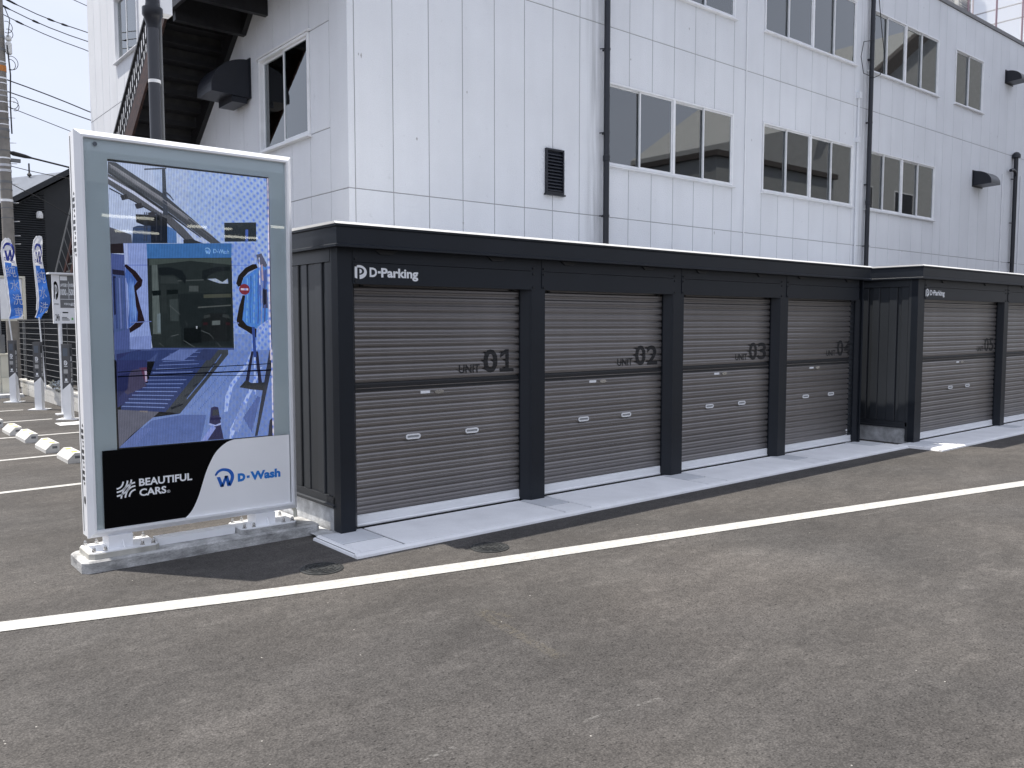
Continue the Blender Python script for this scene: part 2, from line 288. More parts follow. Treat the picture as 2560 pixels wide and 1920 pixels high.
# ------------------------------------------------------------------ mesh helpers
WL = {}                                            # world location of every object
class MB:
    def __init__(s): s.v = []; s.f = []; s.mi = []; s.cur = 0
    def add(s, vs, fs):
        o = len(s.v); s.v += [tuple(p) for p in vs]; s.f += [[i+o for i in f] for f in fs]; s.mi += [s.cur]*len(fs); return s
    def box(s, x0, x1, y0, y1, z0, z1):
        return s.add([(x0,y0,z0),(x1,y0,z0),(x1,y1,z0),(x0,y1,z0),(x0,y0,z1),(x1,y0,z1),(x1,y1,z1),(x0,y1,z1)],
                     [(0,3,2,1),(4,5,6,7),(0,1,5,4),(1,2,6,5),(2,3,7,6),(3,0,4,7)])
    def prism(s, prof, axis, a, b):
        """extrude a 2D polygon along an axis; prof in the other two coordinates (in x,y,z order)"""
        n = len(prof)
        def pt(p, t): return {'x': (t,p[0],p[1]), 'y': (p[0],t,p[1]), 'z': (p[0],p[1],t)}[axis]
        vs = [pt(p, a) for p in prof]+[pt(p, b) for p in prof]
        fs = [list(range(n))[::-1], list(range(n, 2*n))]+[(i,(i+1)%n,n+(i+1)%n,n+i) for i in range(n)]
        return s.add(vs, fs)
    def tube(s, pts, r, n=8, cap=True, r2=None):
        pts = [Vector(p) for p in pts]; o = len(s.v); k = len(pts)
        prev = None
        for i, p in enumerate(pts):
            d = (pts[min(i+1,k-1)]-pts[max(i-1,0)]).normalized()
            if prev is None:
                u = d.orthogonal().normalized()
            else:
                u = (prev - d*prev.dot(d)).normalized()
            prev = u; w = d.cross(u)
            rr = r[i] if isinstance(r, (list, tuple)) else r
            for j in range(n):
                a = 2*math.pi*j/n; s.v.append(tuple(p+u*math.cos(a)*rr+w*math.sin(a)*rr))
        for i in range(k-1):
            for j in range(n):
                s.f.append([o+i*n+j, o+i*n+(j+1)%n, o+(i+1)*n+(j+1)%n, o+(i+1)*n+j]); s.mi.append(s.cur)
        if cap:
            s.f.append([o+j for j in range(n)][::-1]); s.f.append([o+(k-1)*n+j for j in range(n)]); s.mi += [s.cur]*2
        return s
    def bar(s, p, q, w, h=None):
        """square-section bar between two points"""
        h = h or w; p, q = Vector(p), Vector(q); d = (q-p).normalized()
        up = Vector((0,0,1)) if abs(d.z) < .9 else Vector((0,1,0)); u = d.cross(up).normalized()*w/2; t = u.cross(d).normalized()*h/2
        vs = [p-u-t,p+u-t,p+u+t,p-u+t,q-u-t,q+u-t,q+u+t,q-u+t]
        return s.add(vs, [(0,1,2,3),(7,6,5,4),(0,4,5,1),(1,5,6,2),(2,6,7,3),(3,7,4,0)])
    def lathe(s, c, prof, n=16):
        """prof = (radius, z) pairs about the vertical axis at c"""
        o = len(s.v); k = len(prof)
        for r, z in prof:
            for j in range(n):
                a = 2*math.pi*j/n; s.v.append((c[0]+r*math.cos(a), c[1]+r*math.sin(a), c[2]+z))
        for i in range(k-1):
            for j in range(n):
                s.f.append([o+i*n+j, o+i*n+(j+1)%n, o+(i+1)*n+(j+1)%n, o+(i+1)*n+j]); s.mi.append(s.cur)
        s.f.append([o+j for j in range(n)][::-1]); s.f.append([o+(k-1)*n+j for j in range(n)]); s.mi += [s.cur]*2
        return s
    def ring(s, x0, x1, z0, z1, prof, plane='y', flip=1):
        """frame swept round a rectangle; prof = (inset, depth); plane 'y': rect in xz, depth = y; plane 'x': rect in yz, depth = x"""
        o = len(s.v); k = len(prof)
        for ins, d in prof:
            for a, b in ((x0+ins,z0+ins),(x1-ins,z0+ins),(x1-ins,z1-ins),(x0+ins,z1-ins)):
                s.v.append((a, d, b) if plane == 'y' else (d, a, b))
        for i in range(k):
            i2 = (i+1) % k
            for j in range(4):
                j2 = (j+1) % 4; s.f.append([o+i*4+j, o+i*4+j2, o+i2*4+j2, o+i2*4+j]); s.mi.append(s.cur)
        return s
    def mesh(s, name, mats, loc=(0,0,0), smooth=False):
        me = bpy.data.meshes.new(name); l = Vector(loc)
        me.from_pydata([tuple(Vector(p)-l) for p in s.v], [], s.f); 
        for m in (mats if isinstance(mats, (list, tuple)) else [mats]): me.materials.append(m)
        me.polygons.foreach_set('material_index', s.mi)
        bm = bmesh.new(); bm.from_mesh(me); bmesh.ops.recalc_face_normals(bm, faces=bm.faces); bm.to_mesh(me); bm.free()
        if smooth:
            me.polygons.foreach_set('use_smooth', [True]*len(me.polygons))
            try: me.set_sharp_from_angle(angle=math.radians(40))
            except Exception: pass
        me.update(); return me
    def build(s, name, mats, parent=None, loc=None, smooth=False, **props):
        if loc is None: loc = WL[parent.name] if parent else (0,0,0)
        return place(name, s.mesh(name, mats, loc, smooth), parent, loc, **props)
def place(name, me, parent=None, loc=(0,0,0), **props):
    o = bpy.data.objects.new(name, me); COL.objects.link(o); o.location = loc; WL[o.name] = Vector(loc)
    if parent:
        o.parent = parent; o.matrix_parent_inverse = Matrix.Translation(-WL[parent.name])
    for k, v in props.items(): o[k] = v
    return o
def thing(name, label, cat, loc, group=None):
    o = place(name, None, None, loc); o.empty_display_size = .2
    o['label'] = label; o['category'] = cat
    if group: o['group'] = group
    return o
def tagged(o, label, cat, group=None):
    o['label'] = label; o['category'] = cat
    if group: o['group'] = group
    return o
def struct(o): o['kind'] = 'structure'; return o
def dup(root, delta, label=None):
    """copy a thing with its parts and sub-parts"""
    def cp(o, parent):
        c = o.copy(); COL.objects.link(c); WL[c.name] = WL[o.name]+Vector(delta)
        if parent: c.parent = parent; c.matrix_parent_inverse = o.matrix_parent_inverse
        else: c.location = o.location+Vector(delta)
        for ch in KIDS.get(o.name, []): cp(ch, c)
        return c
    KIDS = {}
    for o in bpy.data.objects:
        if o.parent: KIDS.setdefault(o.parent.name, []).append(o)
    r = cp(root, None)
    if label: r['label'] = label
    return r

_tc = {}
def text_geo(body, bold=0.0, res=3):
    """flat lettering: vertices fitted to the unit box, plus faces"""
    key = (body, bold, res)
    if key in _tc: return _tc[key]
    c = bpy.data.curves.new('lettering', 'FONT'); c.body = body; c.offset = bold; c.resolution_u = res
    o = bpy.data.objects.new('lettering', c); COL.objects.link(o)
    dg = bpy.context.evaluated_depsgraph_get(); me = bpy.data.meshes.new_from_object(o.evaluated_get(dg))
    vs = [v.co.copy() for v in me.vertices]; fs = [list(p.vertices) for p in me.polygons]
    bpy.data.objects.remove(o); bpy.data.curves.remove(c); bpy.data.meshes.remove(me)
    x0 = min(v.x for v in vs); x1 = max(v.x for v in vs); y0 = min(v.y for v in vs); y1 = max(v.y for v in vs)
    _tc[key] = ([((v.x-x0)/(x1-x0), (v.y-y0)/(y1-y0)) for v in vs], fs); return _tc[key]
def add_text(mb, body, x0, x1, z0, z1, y, bold=0.0, fn=None, t=0.0012):
    """lettering on a wall facing -y; fn maps (x,z)->point if given"""
    vs, fs = text_geo(body, bold)
    P = [(x0+(x1-x0)*u, z0+(z1-z0)*w) for u, w in vs]
    pts = [fn(*p) for p in P] if fn else [(p[0], y, p[1]) for p in P]
    mb.add(pts, fs); return mb
def stroke2(pts, w):
    """outline pieces (quads) of a polyline of width w in 2D"""
    q = []; n = len(pts)
    L_, R_ = [], []
    for i in range(n):
        a = Vector(pts[max(i-1,0)]); b = Vector(pts[min(i+1,n-1)]); d = (b-a).normalized(); nn = Vector((-d.y, d.x))*(w[i] if isinstance(w,(list,tuple)) else w)/2
        p = Vector(pts[i]); L_.append(p+nn); R_.append(p-nn)
    return [(L_[i], L_[i+1], R_[i+1], R_[i]) for i in range(n-1)]
def add_stroke(mb, pts, w, fn):
    for q in stroke2(pts, w): mb.add([fn(p.x, p.y) for p in q], [(0,1,2,3)])
    return mb
def bez(p0, p1, p2, n=10): return [tuple((1-t)**2*Vector(p0)+2*t*(1-t)*Vector(p1)+t*t*Vector(p2)) for t in [i/n for i in range(n+1)]]
def arc(cx, cy, rx, ry, a0, a1, n=24): return [(cx+rx*math.cos(math.radians(a0+(a1-a0)*i/n)), cy+ry*math.sin(math.radians(a0+(a1-a0)*i/n))) for i in range(n+1)]

def catmull(P, n=6):
    o = []
    for i in range(len(P)-1):
        p = [Vector(P[max(0,min(len(P)-1,i+k))]) for k in (-1,0,1,2)]
        for j in range(n):
            t = j/n; o.append(.5*((2*p[1])+(p[2]-p[0])*t+(2*p[0]-5*p[1]+4*p[2]-p[3])*t*t+(3*p[1]-p[0]-3*p[2]+p[3])*t**3))
    return o+[Vector(P[-1])]
def wash_logo(mb, x0, x1, z0, z1, fn):
    """round mark: thick arc sweeping over an italic W"""
    w, h = x1-x0, z1-z0
    F = lambda u, v: fn(x0+u*w, z0+v*h)
    pts = [tuple(p) for p in catmull([(.06,.69),(.17,.84),(.36,.93),(.56,.92),(.75,.84),(.88,.68),(.92,.50),(.87,.29),(.75,.06)], 4)]
    add_stroke(mb, pts, [.11+.07*min(1, i/18) for i in range(len(pts))], F)
    mb.add([F(*q) for q in arc(.06, .69, .055, .055, 60, 300, 10)], [list(range(11))])
    for a, b, hw in (((.185,.56),(.37,.0),.09), ((.37,.0),(.60,.585),.075), ((.60,.585),(.735,.0),.09)):
        mb.add([F(a[0]-hw, a[1]), F(a[0]+hw, a[1]), F(b[0]+hw, b[1]), F(b[0]-hw, b[1])], [(0,1,2,3)])
    return mb
def park_logo(mb, x0, x1, z0, z1, fn):
    """white disc-like D with a P left out of it"""
    w, h = x1-x0, z1-z0
    F = lambda u, v: fn(x0+u*w, z0+v*h)
    def poly(p): mb.add([F(*q) for q in p], [list(range(len(p)))])
    poly([(0,.88),(0,.10),(.10,.05),(.21,.03),(.21,.84)][::-1])                     # stem
    o = arc(.36, .50, .64, .50, 120, -84, 30); i = arc(.36, .56, .42, .265, 122, -86, 30)
    o[0] = (0, .88); i[0] = (.21, .83)
    for a in range(30): mb.add([F(*o[a]), F(*o[a+1]), F(*i[a+1]), F(*i[a])], [(0,1,2,3)])
    poly([(.40,.0),(.427,.003),(.40,.30)])
    c = arc(.40, .56, .20, .165, 90, -90, 12); poly(c)                                # counter
    return mb
SCREEN=[((168,186,228),[(1.534,2.65),(2.616,2.654),(2.629,1.328),(1.538,1.359)]),
((150,178,230),[(2.057,2.65),(2.616,2.654),(2.617,2.281),(2.617,2.029),(2.276,2.156),(2.048,2.301)]),
((158,180,226),[(1.809,2.65),(2.057,2.65),(2.048,2.301),(1.859,2.421)]),
((74,79,90),[(1.538,2.648),(1.585,2.648),(1.879,2.476),(2.266,2.166),(2.194,2.161),(2.124,2.207),(1.858,2.392),(1.695,2.491),(1.535,2.59)]),
((120,122,135),[(1.548,2.633),(1.584,2.619),(1.878,2.447),(2.048,2.32),(2.038,2.31),(1.873,2.422),(1.556,2.607)]),
((86,89,100),[(1.535,2.572),(1.694,2.482),(1.858,2.383),(2.007,2.258),(2.103,2.156),(2.044,2.153),(1.856,2.325),(1.692,2.406),(1.534,2.503)]),
((182,190,225),[(1.536,2.551),(1.694,2.472),(1.876,2.355),(1.87,2.34),(1.693,2.451),(1.536,2.538)]),
((58,62,70),[(1.536,2.591),(1.858,2.39),(2.124,2.205),(2.129,2.192),(1.857,2.371),(1.535,2.575)]),
((66,74,90),[(1.877,2.648),(1.899,2.649),(1.904,2.425),(1.908,2.334),(1.877,2.331),(1.874,2.423)]),
((75,82,98),[(1.763,2.629),(1.905,2.651),(1.905,2.641),(1.762,2.619)]),
((75,82,98),[(1.882,2.505),(1.926,2.471),(1.949,2.439),(1.945,2.434),(1.921,2.461),(1.881,2.491)]),
((45,48,55),[(1.698,2.323),(1.847,2.329),(1.901,2.309),(1.898,2.144),(1.794,2.138),(1.769,2.246),(1.701,2.27)]),
((80,84,100),[(1.535,2.227),(1.667,2.187),(1.67,2.13),(1.616,2.127),(1.614,2.061),(1.534,2.057)]),
((52,74,118),[(1.678,2.235),(1.71,2.249),(1.79,2.254),(1.794,2.138),(1.67,2.13)]),
((38,44,58),[(1.79,2.254),(1.901,2.265),(1.898,2.144),(1.792,2.138)]),
((62,112,190),[(1.901,2.259),(1.96,2.236),(1.96,2.148),(1.898,2.144)]),
((55,60,70),[(2.005,2.175),(2.064,2.183),(2.143,2.158),(2.006,2.148)]),
((48,42,48),[(1.536,2.118),(1.616,2.127),(1.618,2.061),(1.536,2.057)]),
((66,84,158),[(1.536,2.057),(1.622,2.052),(1.638,1.539),(1.632,1.356),(1.538,1.359)]),
((62,84,150),[(1.538,1.935),(1.619,1.948),(1.62,1.558),(1.537,1.539)]),
((42,42,66),[(1.541,1.954),(1.614,1.948),(1.618,1.915),(1.542,1.921)]),
((38,42,78),[(1.544,1.912),(1.561,1.908),(1.556,1.662),(1.543,1.653)]),
((122,146,220),[(1.614,2.127),(1.761,2.136),(1.764,1.992),(1.76,1.625),(1.778,1.606),(1.768,1.426),(1.634,1.428),(1.636,1.539),(1.62,1.986)]),
((98,120,205),[(1.611,1.987),(1.764,1.994),(1.763,1.986),(1.612,1.98)]),
((124,156,228),[(2.344,2.17),(2.521,2.181),(2.52,2.066),(2.605,2.029),(2.612,1.328),(2.345,1.336)]),
((100,130,215),[(2.341,2.017),(2.485,2.023),(2.484,2.015),(2.341,2.009)]),
((44,105,186),[(1.761,2.133),(2.344,2.17),(2.341,2.068),(1.763,2.035)]),
((44,52,54),[(1.763,2.035),(2.341,2.068),(2.343,1.398),(1.78,1.411),(1.76,1.625)]),
((66,78,76),[(1.777,2.033),(2.336,2.065),(2.335,2.017),(2.045,2.032),(1.776,1.989)]),
((84,96,96),[(1.79,1.993),(1.827,1.995),(1.837,1.527),(1.785,1.528)]),
((100,118,128),[(1.817,1.664),(1.838,1.669),(1.836,1.537),(1.814,1.537)]),
((38,45,48),[(1.956,1.803),(2.33,1.822),(2.331,1.44),(1.975,1.446)]),
((72,76,66),[(2.134,1.802),(2.33,1.812),(2.329,1.786),(2.133,1.777)]),
((36,40,42),[(2.114,1.616),(2.161,1.672),(2.284,1.672),(2.32,1.621),(2.316,1.471),(2.11,1.474)]),
((88,98,100),[(2.188,1.618),(2.247,1.621),(2.246,1.59),(2.187,1.587)]),
((150,165,190),[(2.162,1.911),(2.223,1.916),(2.269,1.892),(2.309,1.919),(2.311,1.883),(2.248,1.883),(2.197,1.898)]),
((70,78,80),[(1.881,1.89),(2.137,1.908),(2.136,1.9),(1.881,1.882)]),
((70,78,80),[(2.035,1.86),(2.1,1.862),(2.099,1.822),(2.034,1.82)]),
((78,84,84),[(2.091,1.716),(2.328,1.734),(2.328,1.725),(2.091,1.706)]),
((52,92,190),[(1.624,1.972),(1.694,1.884),(1.655,1.816),(1.692,1.673),(1.686,1.615),(1.628,1.567),(1.646,1.816),(1.62,1.901)]),
((46,36,42),[(1.616,2.0),(1.687,1.946),(1.728,1.89),(1.722,1.851),(1.687,1.817),(1.707,1.721),(1.734,1.615),(1.703,1.577),(1.638,1.537),(1.634,1.567),(1.686,1.615),(1.692,1.673),(1.655,1.816),(1.67,1.845),(1.694,1.879),(1.659,1.93),(1.62,1.972)]),
((58,128,226),[(2.533,2.004),(2.605,2.029),(2.601,1.584),(2.512,1.564),(2.442,1.585),(2.408,1.626),(2.43,1.793),(2.408,1.875),(2.423,1.928)]),
((72,98,190),[(2.544,1.984),(2.605,1.997),(2.603,1.902),(2.554,1.711),(2.54,1.816)]),
((46,42,40),[(2.518,2.04),(2.533,2.004),(2.462,1.97),(2.423,1.928),(2.403,1.87),(2.384,1.862),(2.369,1.885),(2.386,1.942),(2.441,2.001)]),
((46,42,40),[(2.415,1.803),(2.433,1.801),(2.408,1.626),(2.442,1.585),(2.512,1.561),(2.51,1.495),(2.441,1.543),(2.377,1.58),(2.365,1.621),(2.386,1.72)]),
((50,58,66),[(2.292,2.311),(2.528,2.331),(2.527,2.194),(2.292,2.177)]),
((62,92,190),[(2.447,2.274),(2.467,2.276),(2.465,2.19),(2.445,2.189)]),
((88,92,120),[(2.524,2.098),(2.563,2.11),(2.605,2.029),(2.594,2.007),(2.534,2.036)]),
((70,72,110),[(2.563,1.859),(2.601,1.849),(2.604,1.712),(2.565,1.711)]),
((140,170,240),[(2.596,1.616),(2.618,1.606),(2.526,1.437),(2.491,1.353),(2.48,1.374),(2.521,1.458)]),
((60,78,142),[(1.54,1.425),(1.782,1.435),(2.343,1.424),(2.341,1.336),(1.538,1.359)]),
((60,78,142),[(1.544,1.427),(2.298,1.411),(2.296,1.328),(1.546,1.35)]),
((98,128,204),[(2.256,1.412),(2.624,1.404),(2.62,0.769),(2.261,0.769),(1.545,0.773),(1.759,0.962),(1.946,0.976),(2.292,1.38)]),
((74,100,178),[(1.961,0.967),(2.131,0.955),(2.085,0.774),(1.545,0.773),(1.758,0.942)]),
((92,94,116),[(1.545,1.03),(1.817,1.007),(1.778,0.97),(1.625,0.855),(1.545,0.775)]),
((46,54,112),[(1.548,1.398),(1.698,1.423),(1.743,1.374),(1.727,1.16),(1.651,1.096),(1.544,1.044)]),
((96,52,84),[(1.69,1.303),(1.736,1.306),(1.738,1.208),(1.672,1.192)]),
((170,150,190),[(1.722,1.287),(1.736,1.286),(1.736,1.208),(1.725,1.209)]),
((46,62,122),[(1.563,1.048),(1.727,1.17),(1.819,1.421),(2.21,1.413),(1.859,0.992),(1.567,1.028)]),
((100,124,200),[(1.57,1.054),(1.846,1.028),(1.846,1.021),(1.57,1.048)]),
((100,124,200),[(1.592,1.078),(1.867,1.054),(1.867,1.047),(1.592,1.071)]),
((100,124,200),[(1.614,1.101),(1.889,1.08),(1.889,1.074),(1.614,1.095)]),
((100,124,200),[(1.636,1.125),(1.91,1.106),(1.91,1.1),(1.636,1.119)]),
((100,124,200),[(1.659,1.149),(1.932,1.133),(1.932,1.127),(1.658,1.143)]),
((100,124,200),[(1.681,1.172),(1.954,1.159),(1.954,1.153),(1.681,1.167)]),
((100,124,200),[(1.703,1.196),(1.975,1.186),(1.975,1.18),(1.703,1.191)]),
((100,124,200),[(1.726,1.22),(1.997,1.212),(1.997,1.207),(1.726,1.216)]),
((100,124,200),[(1.749,1.245),(2.019,1.239),(2.019,1.234),(1.749,1.24)]),
((100,124,200),[(1.772,1.269),(2.041,1.266),(2.041,1.261),(1.772,1.264)]),
((100,124,200),[(1.795,1.293),(2.064,1.293),(2.063,1.289),(1.794,1.289)]),
((100,124,200),[(1.818,1.318),(2.086,1.32),(2.086,1.316),(1.817,1.314)]),
((100,124,200),[(1.841,1.342),(2.108,1.347),(2.108,1.343),(1.841,1.339)]),
((100,124,200),[(1.864,1.367),(2.131,1.374),(2.13,1.371),(1.864,1.364)]),
((100,124,200),[(1.887,1.392),(2.153,1.402),(2.153,1.399),(1.887,1.389)]),
((62,68,78),[(1.85,0.995),(1.946,0.976),(1.982,1.016),(2.298,1.38),(2.298,1.411),(2.199,1.413),(1.885,1.032)]),
((34,40,52),[(1.884,1.022),(1.973,1.047),(1.968,1.035),(1.889,1.007)]),
((152,178,244),[(2.469,1.407),(2.486,1.407),(2.468,1.334),(2.323,1.14),(2.294,1.027),(2.282,0.966),(2.256,0.967),(2.269,1.081),(2.308,1.172),(2.435,1.324)]),
((158,182,246),[(2.532,1.279),(2.546,1.278),(2.309,0.77),(2.291,0.771),(2.297,0.839)]),
((160,184,246),[(2.486,1.407),(2.5,1.407),(2.497,1.079),(2.484,1.079)]),
((55,60,78),[(2.608,1.405),(2.622,1.404),(2.619,1.265),(2.501,0.774),(2.481,0.773)]),
((46,48,74),[(2.467,1.397),(2.486,1.397),(2.439,1.145),(2.411,1.147)]),
((46,48,74),[(2.497,1.396),(2.519,1.396),(2.546,1.145),(2.518,1.147)]),
((54,58,66),[(2.374,1.138),(2.421,1.188),(2.464,1.165),(2.569,1.166),(2.562,1.105),(2.463,1.118)]),
((54,56,76),[(2.596,0.88),(2.619,0.899),(2.62,0.769),(2.582,0.769)]),
((48,48,98),[(2.163,1.004),(2.189,1.011),(2.215,1.003),(2.23,0.891),(2.191,0.879),(2.148,0.894)]),
((150,166,236),[(2.145,0.897),(2.191,0.877),(2.233,0.892),(2.232,0.88),(2.19,0.862),(2.144,0.884)]),
((46,46,92),[(2.165,0.865),(2.229,0.876),(2.249,0.772),(2.131,0.774)]),
((122,140,226),[(2.165,0.876),(2.195,0.858),(2.131,0.772),(2.087,0.772)]),
((96,98,110),[(1.543,2.619),(1.696,2.523),(1.877,2.417),(2.048,2.304),(2.205,2.196),(2.205,2.189),(2.048,2.297),(1.877,2.41),(1.695,2.516),(1.543,2.613)]),
((140,142,156),[(1.544,2.635),(1.696,2.545),(1.878,2.437),(2.048,2.327),(2.205,2.215),(2.205,2.21),(2.048,2.322),(1.878,2.432),(1.696,2.541),(1.543,2.631)]),
((52,55,64),[(1.539,2.48),(1.692,2.408),(1.856,2.324),(2.024,2.171),(2.024,2.162),(1.856,2.316),(1.692,2.4),(1.538,2.471)]),
((60,62,72),[(1.603,2.435),(1.644,2.45),(1.656,2.418),(1.615,2.405)]),
((60,62,72),[(1.691,2.387),(1.733,2.402),(1.746,2.369),(1.703,2.356)]),
((60,62,72),[(1.772,2.337),(1.814,2.352),(1.827,2.319),(1.784,2.306)]),
((30,34,42),[(1.712,2.306),(1.846,2.312),(1.855,2.296),(1.725,2.284)]),
((74,82,104),[(1.687,2.236),(1.79,2.248),(1.79,2.242),(1.686,2.231)]),
((86,120,186),[(1.91,2.242),(1.958,2.228),(1.958,2.223),(1.91,2.237)]),
((58,64,80),[(1.749,2.34),(1.755,2.34),(1.749,2.149),(1.743,2.149)]),
((58,64,80),[(1.763,2.341),(1.769,2.342),(1.763,2.15),(1.757,2.15)]),
((58,64,80),[(1.826,2.346),(1.832,2.347),(1.826,2.154),(1.821,2.154)]),
((58,64,80),[(1.857,2.349),(1.862,2.349),(1.857,2.156),(1.851,2.156)]),
((34,40,44),[(1.827,1.975),(1.903,1.983),(1.989,1.962),(2.017,1.914),(2.004,1.874),(1.974,1.903),(1.93,1.931),(1.835,1.925)]),
((36,42,46),[(2.128,1.968),(2.22,1.997),(2.324,2.004),(2.326,1.975),(2.23,1.964),(2.168,1.934),(2.146,1.898),(2.122,1.917)]),
((52,60,62),[(1.844,1.918),(1.939,1.919),(1.967,1.873),(1.842,1.869)]),
((30,36,38),[(1.784,1.819),(1.956,1.833),(1.956,1.803),(1.788,1.785)]),
((58,68,70),[(1.896,1.763),(1.956,1.768),(1.956,1.616),(1.9,1.616)]),
((48,56,58),[(1.842,1.859),(1.88,1.86),(1.882,1.674),(1.842,1.668)]),
((30,34,36),[(1.988,1.566),(2.107,1.575),(2.11,1.464),(1.987,1.461)]),
((54,60,62),[(2.13,1.656),(2.171,1.664),(2.176,1.644),(2.125,1.634)]),
((54,60,62),[(2.263,1.667),(2.305,1.661),(2.315,1.635),(2.259,1.645)]),
((58,36,42),[(2.123,1.606),(2.154,1.608),(2.154,1.589),(2.122,1.587)]),
((58,36,42),[(2.283,1.608),(2.314,1.606),(2.316,1.587),(2.282,1.589)]),
((96,104,108),[(1.895,1.725),(1.966,1.662),(1.966,1.659),(1.895,1.722)]),
((96,104,108),[(1.999,1.622),(2.013,1.582),(2.013,1.579),(1.999,1.619)]),
((96,104,108),[(2.107,1.552),(2.167,1.526),(2.195,1.49),(2.195,1.487),(2.167,1.523),(2.107,1.549)]),
((96,104,108),[(1.899,1.513),(1.952,1.526),(1.952,1.523),(1.899,1.51)]),
((96,104,108),[(1.986,1.483),(2.059,1.436),(2.058,1.433),(1.985,1.48)]),
((96,104,108),[(1.821,1.47),(1.849,1.445),(1.849,1.442),(1.821,1.467)]),
((96,104,108),[(2.217,1.464),(2.242,1.437),(2.242,1.434),(2.217,1.461)]),
((170,176,186),[(2.072,1.581),(2.082,1.581),(2.08,1.563),(2.073,1.563)]),
((74,116,208),[(1.639,1.924),(1.632,1.819),(1.657,1.676),(1.641,1.591),(1.641,1.584),(1.657,1.669),(1.632,1.812),(1.639,1.918)]),
((83,126,214),[(1.653,1.907),(1.643,1.819),(1.67,1.676),(1.656,1.602),(1.656,1.596),(1.669,1.669),(1.643,1.812),(1.653,1.901)]),
((92,136,220),[(1.667,1.89),(1.654,1.819),(1.682,1.676),(1.671,1.614),(1.671,1.607),(1.682,1.67),(1.654,1.813),(1.667,1.884)]),
((48,66,136),[(1.55,1.898),(1.558,1.897),(1.561,1.568),(1.552,1.564)]),
((92,110,190),[(1.577,1.899),(1.585,1.897),(1.588,1.568),(1.579,1.564)]),
((60,84,166),[(1.6,1.9),(1.608,1.898),(1.611,1.567),(1.602,1.564)]),
((104,124,200),[(1.615,1.9),(1.623,1.899),(1.626,1.567),(1.617,1.564)]),
((88,156,232),[(2.446,1.928),(2.456,1.933),(2.444,1.606),(2.434,1.608)]),
((46,104,204),[(2.47,1.94),(2.481,1.944),(2.468,1.603),(2.457,1.605)]),
((96,150,226),[(2.498,1.951),(2.509,1.956),(2.496,1.599),(2.486,1.601)]),
((54,92,190),[(2.529,1.963),(2.54,1.967),(2.527,1.596),(2.516,1.598)]),
((120,140,200),[(2.556,1.974),(2.567,1.979),(2.553,1.593),(2.542,1.595)]),
((64,84,160),[(2.58,1.985),(2.591,1.99),(2.578,1.59),(2.567,1.592)]),
((176,150,170),[(2.552,2.026),(2.566,2.031),(2.572,1.912),(2.558,1.909)]),
((190,196,226),[(2.536,2.078),(2.545,2.078),(2.547,1.879),(2.538,1.879)]),
((40,44,64),[(2.566,1.848),(2.588,1.847),(2.588,1.743),(2.568,1.732)]),
((150,172,232),[(2.518,1.574),(2.596,1.627),(2.603,1.606),(2.532,1.532)]),
((44,70,160),[(2.474,1.574),(2.496,1.574),(2.504,1.353),(2.482,1.353)]),
((96,116,196),[(1.642,1.609),(1.775,1.616),(1.774,1.611),(1.642,1.603)]),
((104,128,206),[(2.335,1.609),(2.378,1.605),(2.378,1.598),(2.335,1.603)]),
((108,130,206),[(1.637,1.51),(1.77,1.518),(1.768,1.426),(1.634,1.428)]),
((104,134,208),[(2.346,1.523),(2.473,1.522),(2.47,1.396),(2.345,1.398)]),
((150,168,228),[(1.616,2.125),(1.638,2.126),(1.641,1.99),(1.614,1.987)]),
((146,170,230),[(2.488,2.177),(2.519,2.179),(2.517,2.029),(2.489,2.028)]),
((46,62,124),[(1.643,1.414),(1.829,1.419),(1.752,1.353),(1.551,1.359)]),
((84,106,180),[(1.954,1.422),(2.083,1.419),(1.982,1.346),(1.827,1.351)]),
((48,60,110),[(2.113,1.419),(2.226,1.416),(2.162,1.341),(2.051,1.344)]),
((84,116,196),[(1.994,1.081),(2.128,1.231),(2.245,1.386),(2.245,1.376),(2.128,1.221),(1.993,1.071)]),
((84,116,196),[(2.012,1.019),(2.157,1.159),(2.285,1.303),(2.285,1.292),(2.157,1.148),(2.012,1.009)]),
((84,116,196),[(2.071,0.995),(2.229,1.155),(2.37,1.321),(2.37,1.311),(2.229,1.145),(2.071,0.985)]),
((80,104,182),[(1.55,0.784),(1.682,0.899),(1.756,0.893),(1.641,0.775)]),
((120,146,216),[(2.305,0.838),(2.384,1.022),(2.428,1.019),(2.358,0.813)]),
((74,98,178),[(2.393,0.916),(2.505,1.068),(2.527,1.056),(2.455,0.805)]),
((120,112,116),[(1.681,1.016),(1.732,1.011),(1.728,0.999),(1.678,1.007)]),
((70,66,100),[(1.639,1.29),(1.694,1.298),(1.728,1.179),(1.606,1.127),(1.563,1.168)]),
((40,46,96),[(1.551,1.255),(1.62,1.271),(1.608,1.166),(1.55,1.111)]),
((44,50,64),[(1.914,1.033),(1.944,1.049),(1.951,1.042),(1.919,1.024)]),
((44,50,64),[(1.976,1.099),(2.007,1.116),(2.014,1.109),(1.982,1.091)]),
((44,50,64),[(2.04,1.166),(2.07,1.183),(2.078,1.177),(2.046,1.158)]),
((44,50,64),[(2.104,1.235),(2.135,1.252),(2.143,1.245),(2.11,1.226)]),
((44,50,64),[(2.169,1.303),(2.2,1.321),(2.208,1.315),(2.175,1.295)]),
((60,64,78),[(2.173,0.988),(2.21,0.989),(2.217,0.949),(2.168,0.946)]),
((36,36,84),[(2.151,0.933),(2.23,0.932),(2.23,0.915),(2.149,0.917)]),
((30,34,48),[(1.548,1.282),(2.618,1.306),(2.618,1.3),(1.548,1.276)]),
((26,28,40),[(1.547,1.253),(2.617,1.261),(2.617,1.25),(1.547,1.245)]),
((36,40,56),[(1.73,1.25),(2.616,1.218),(2.616,1.214),(1.73,1.245)]),
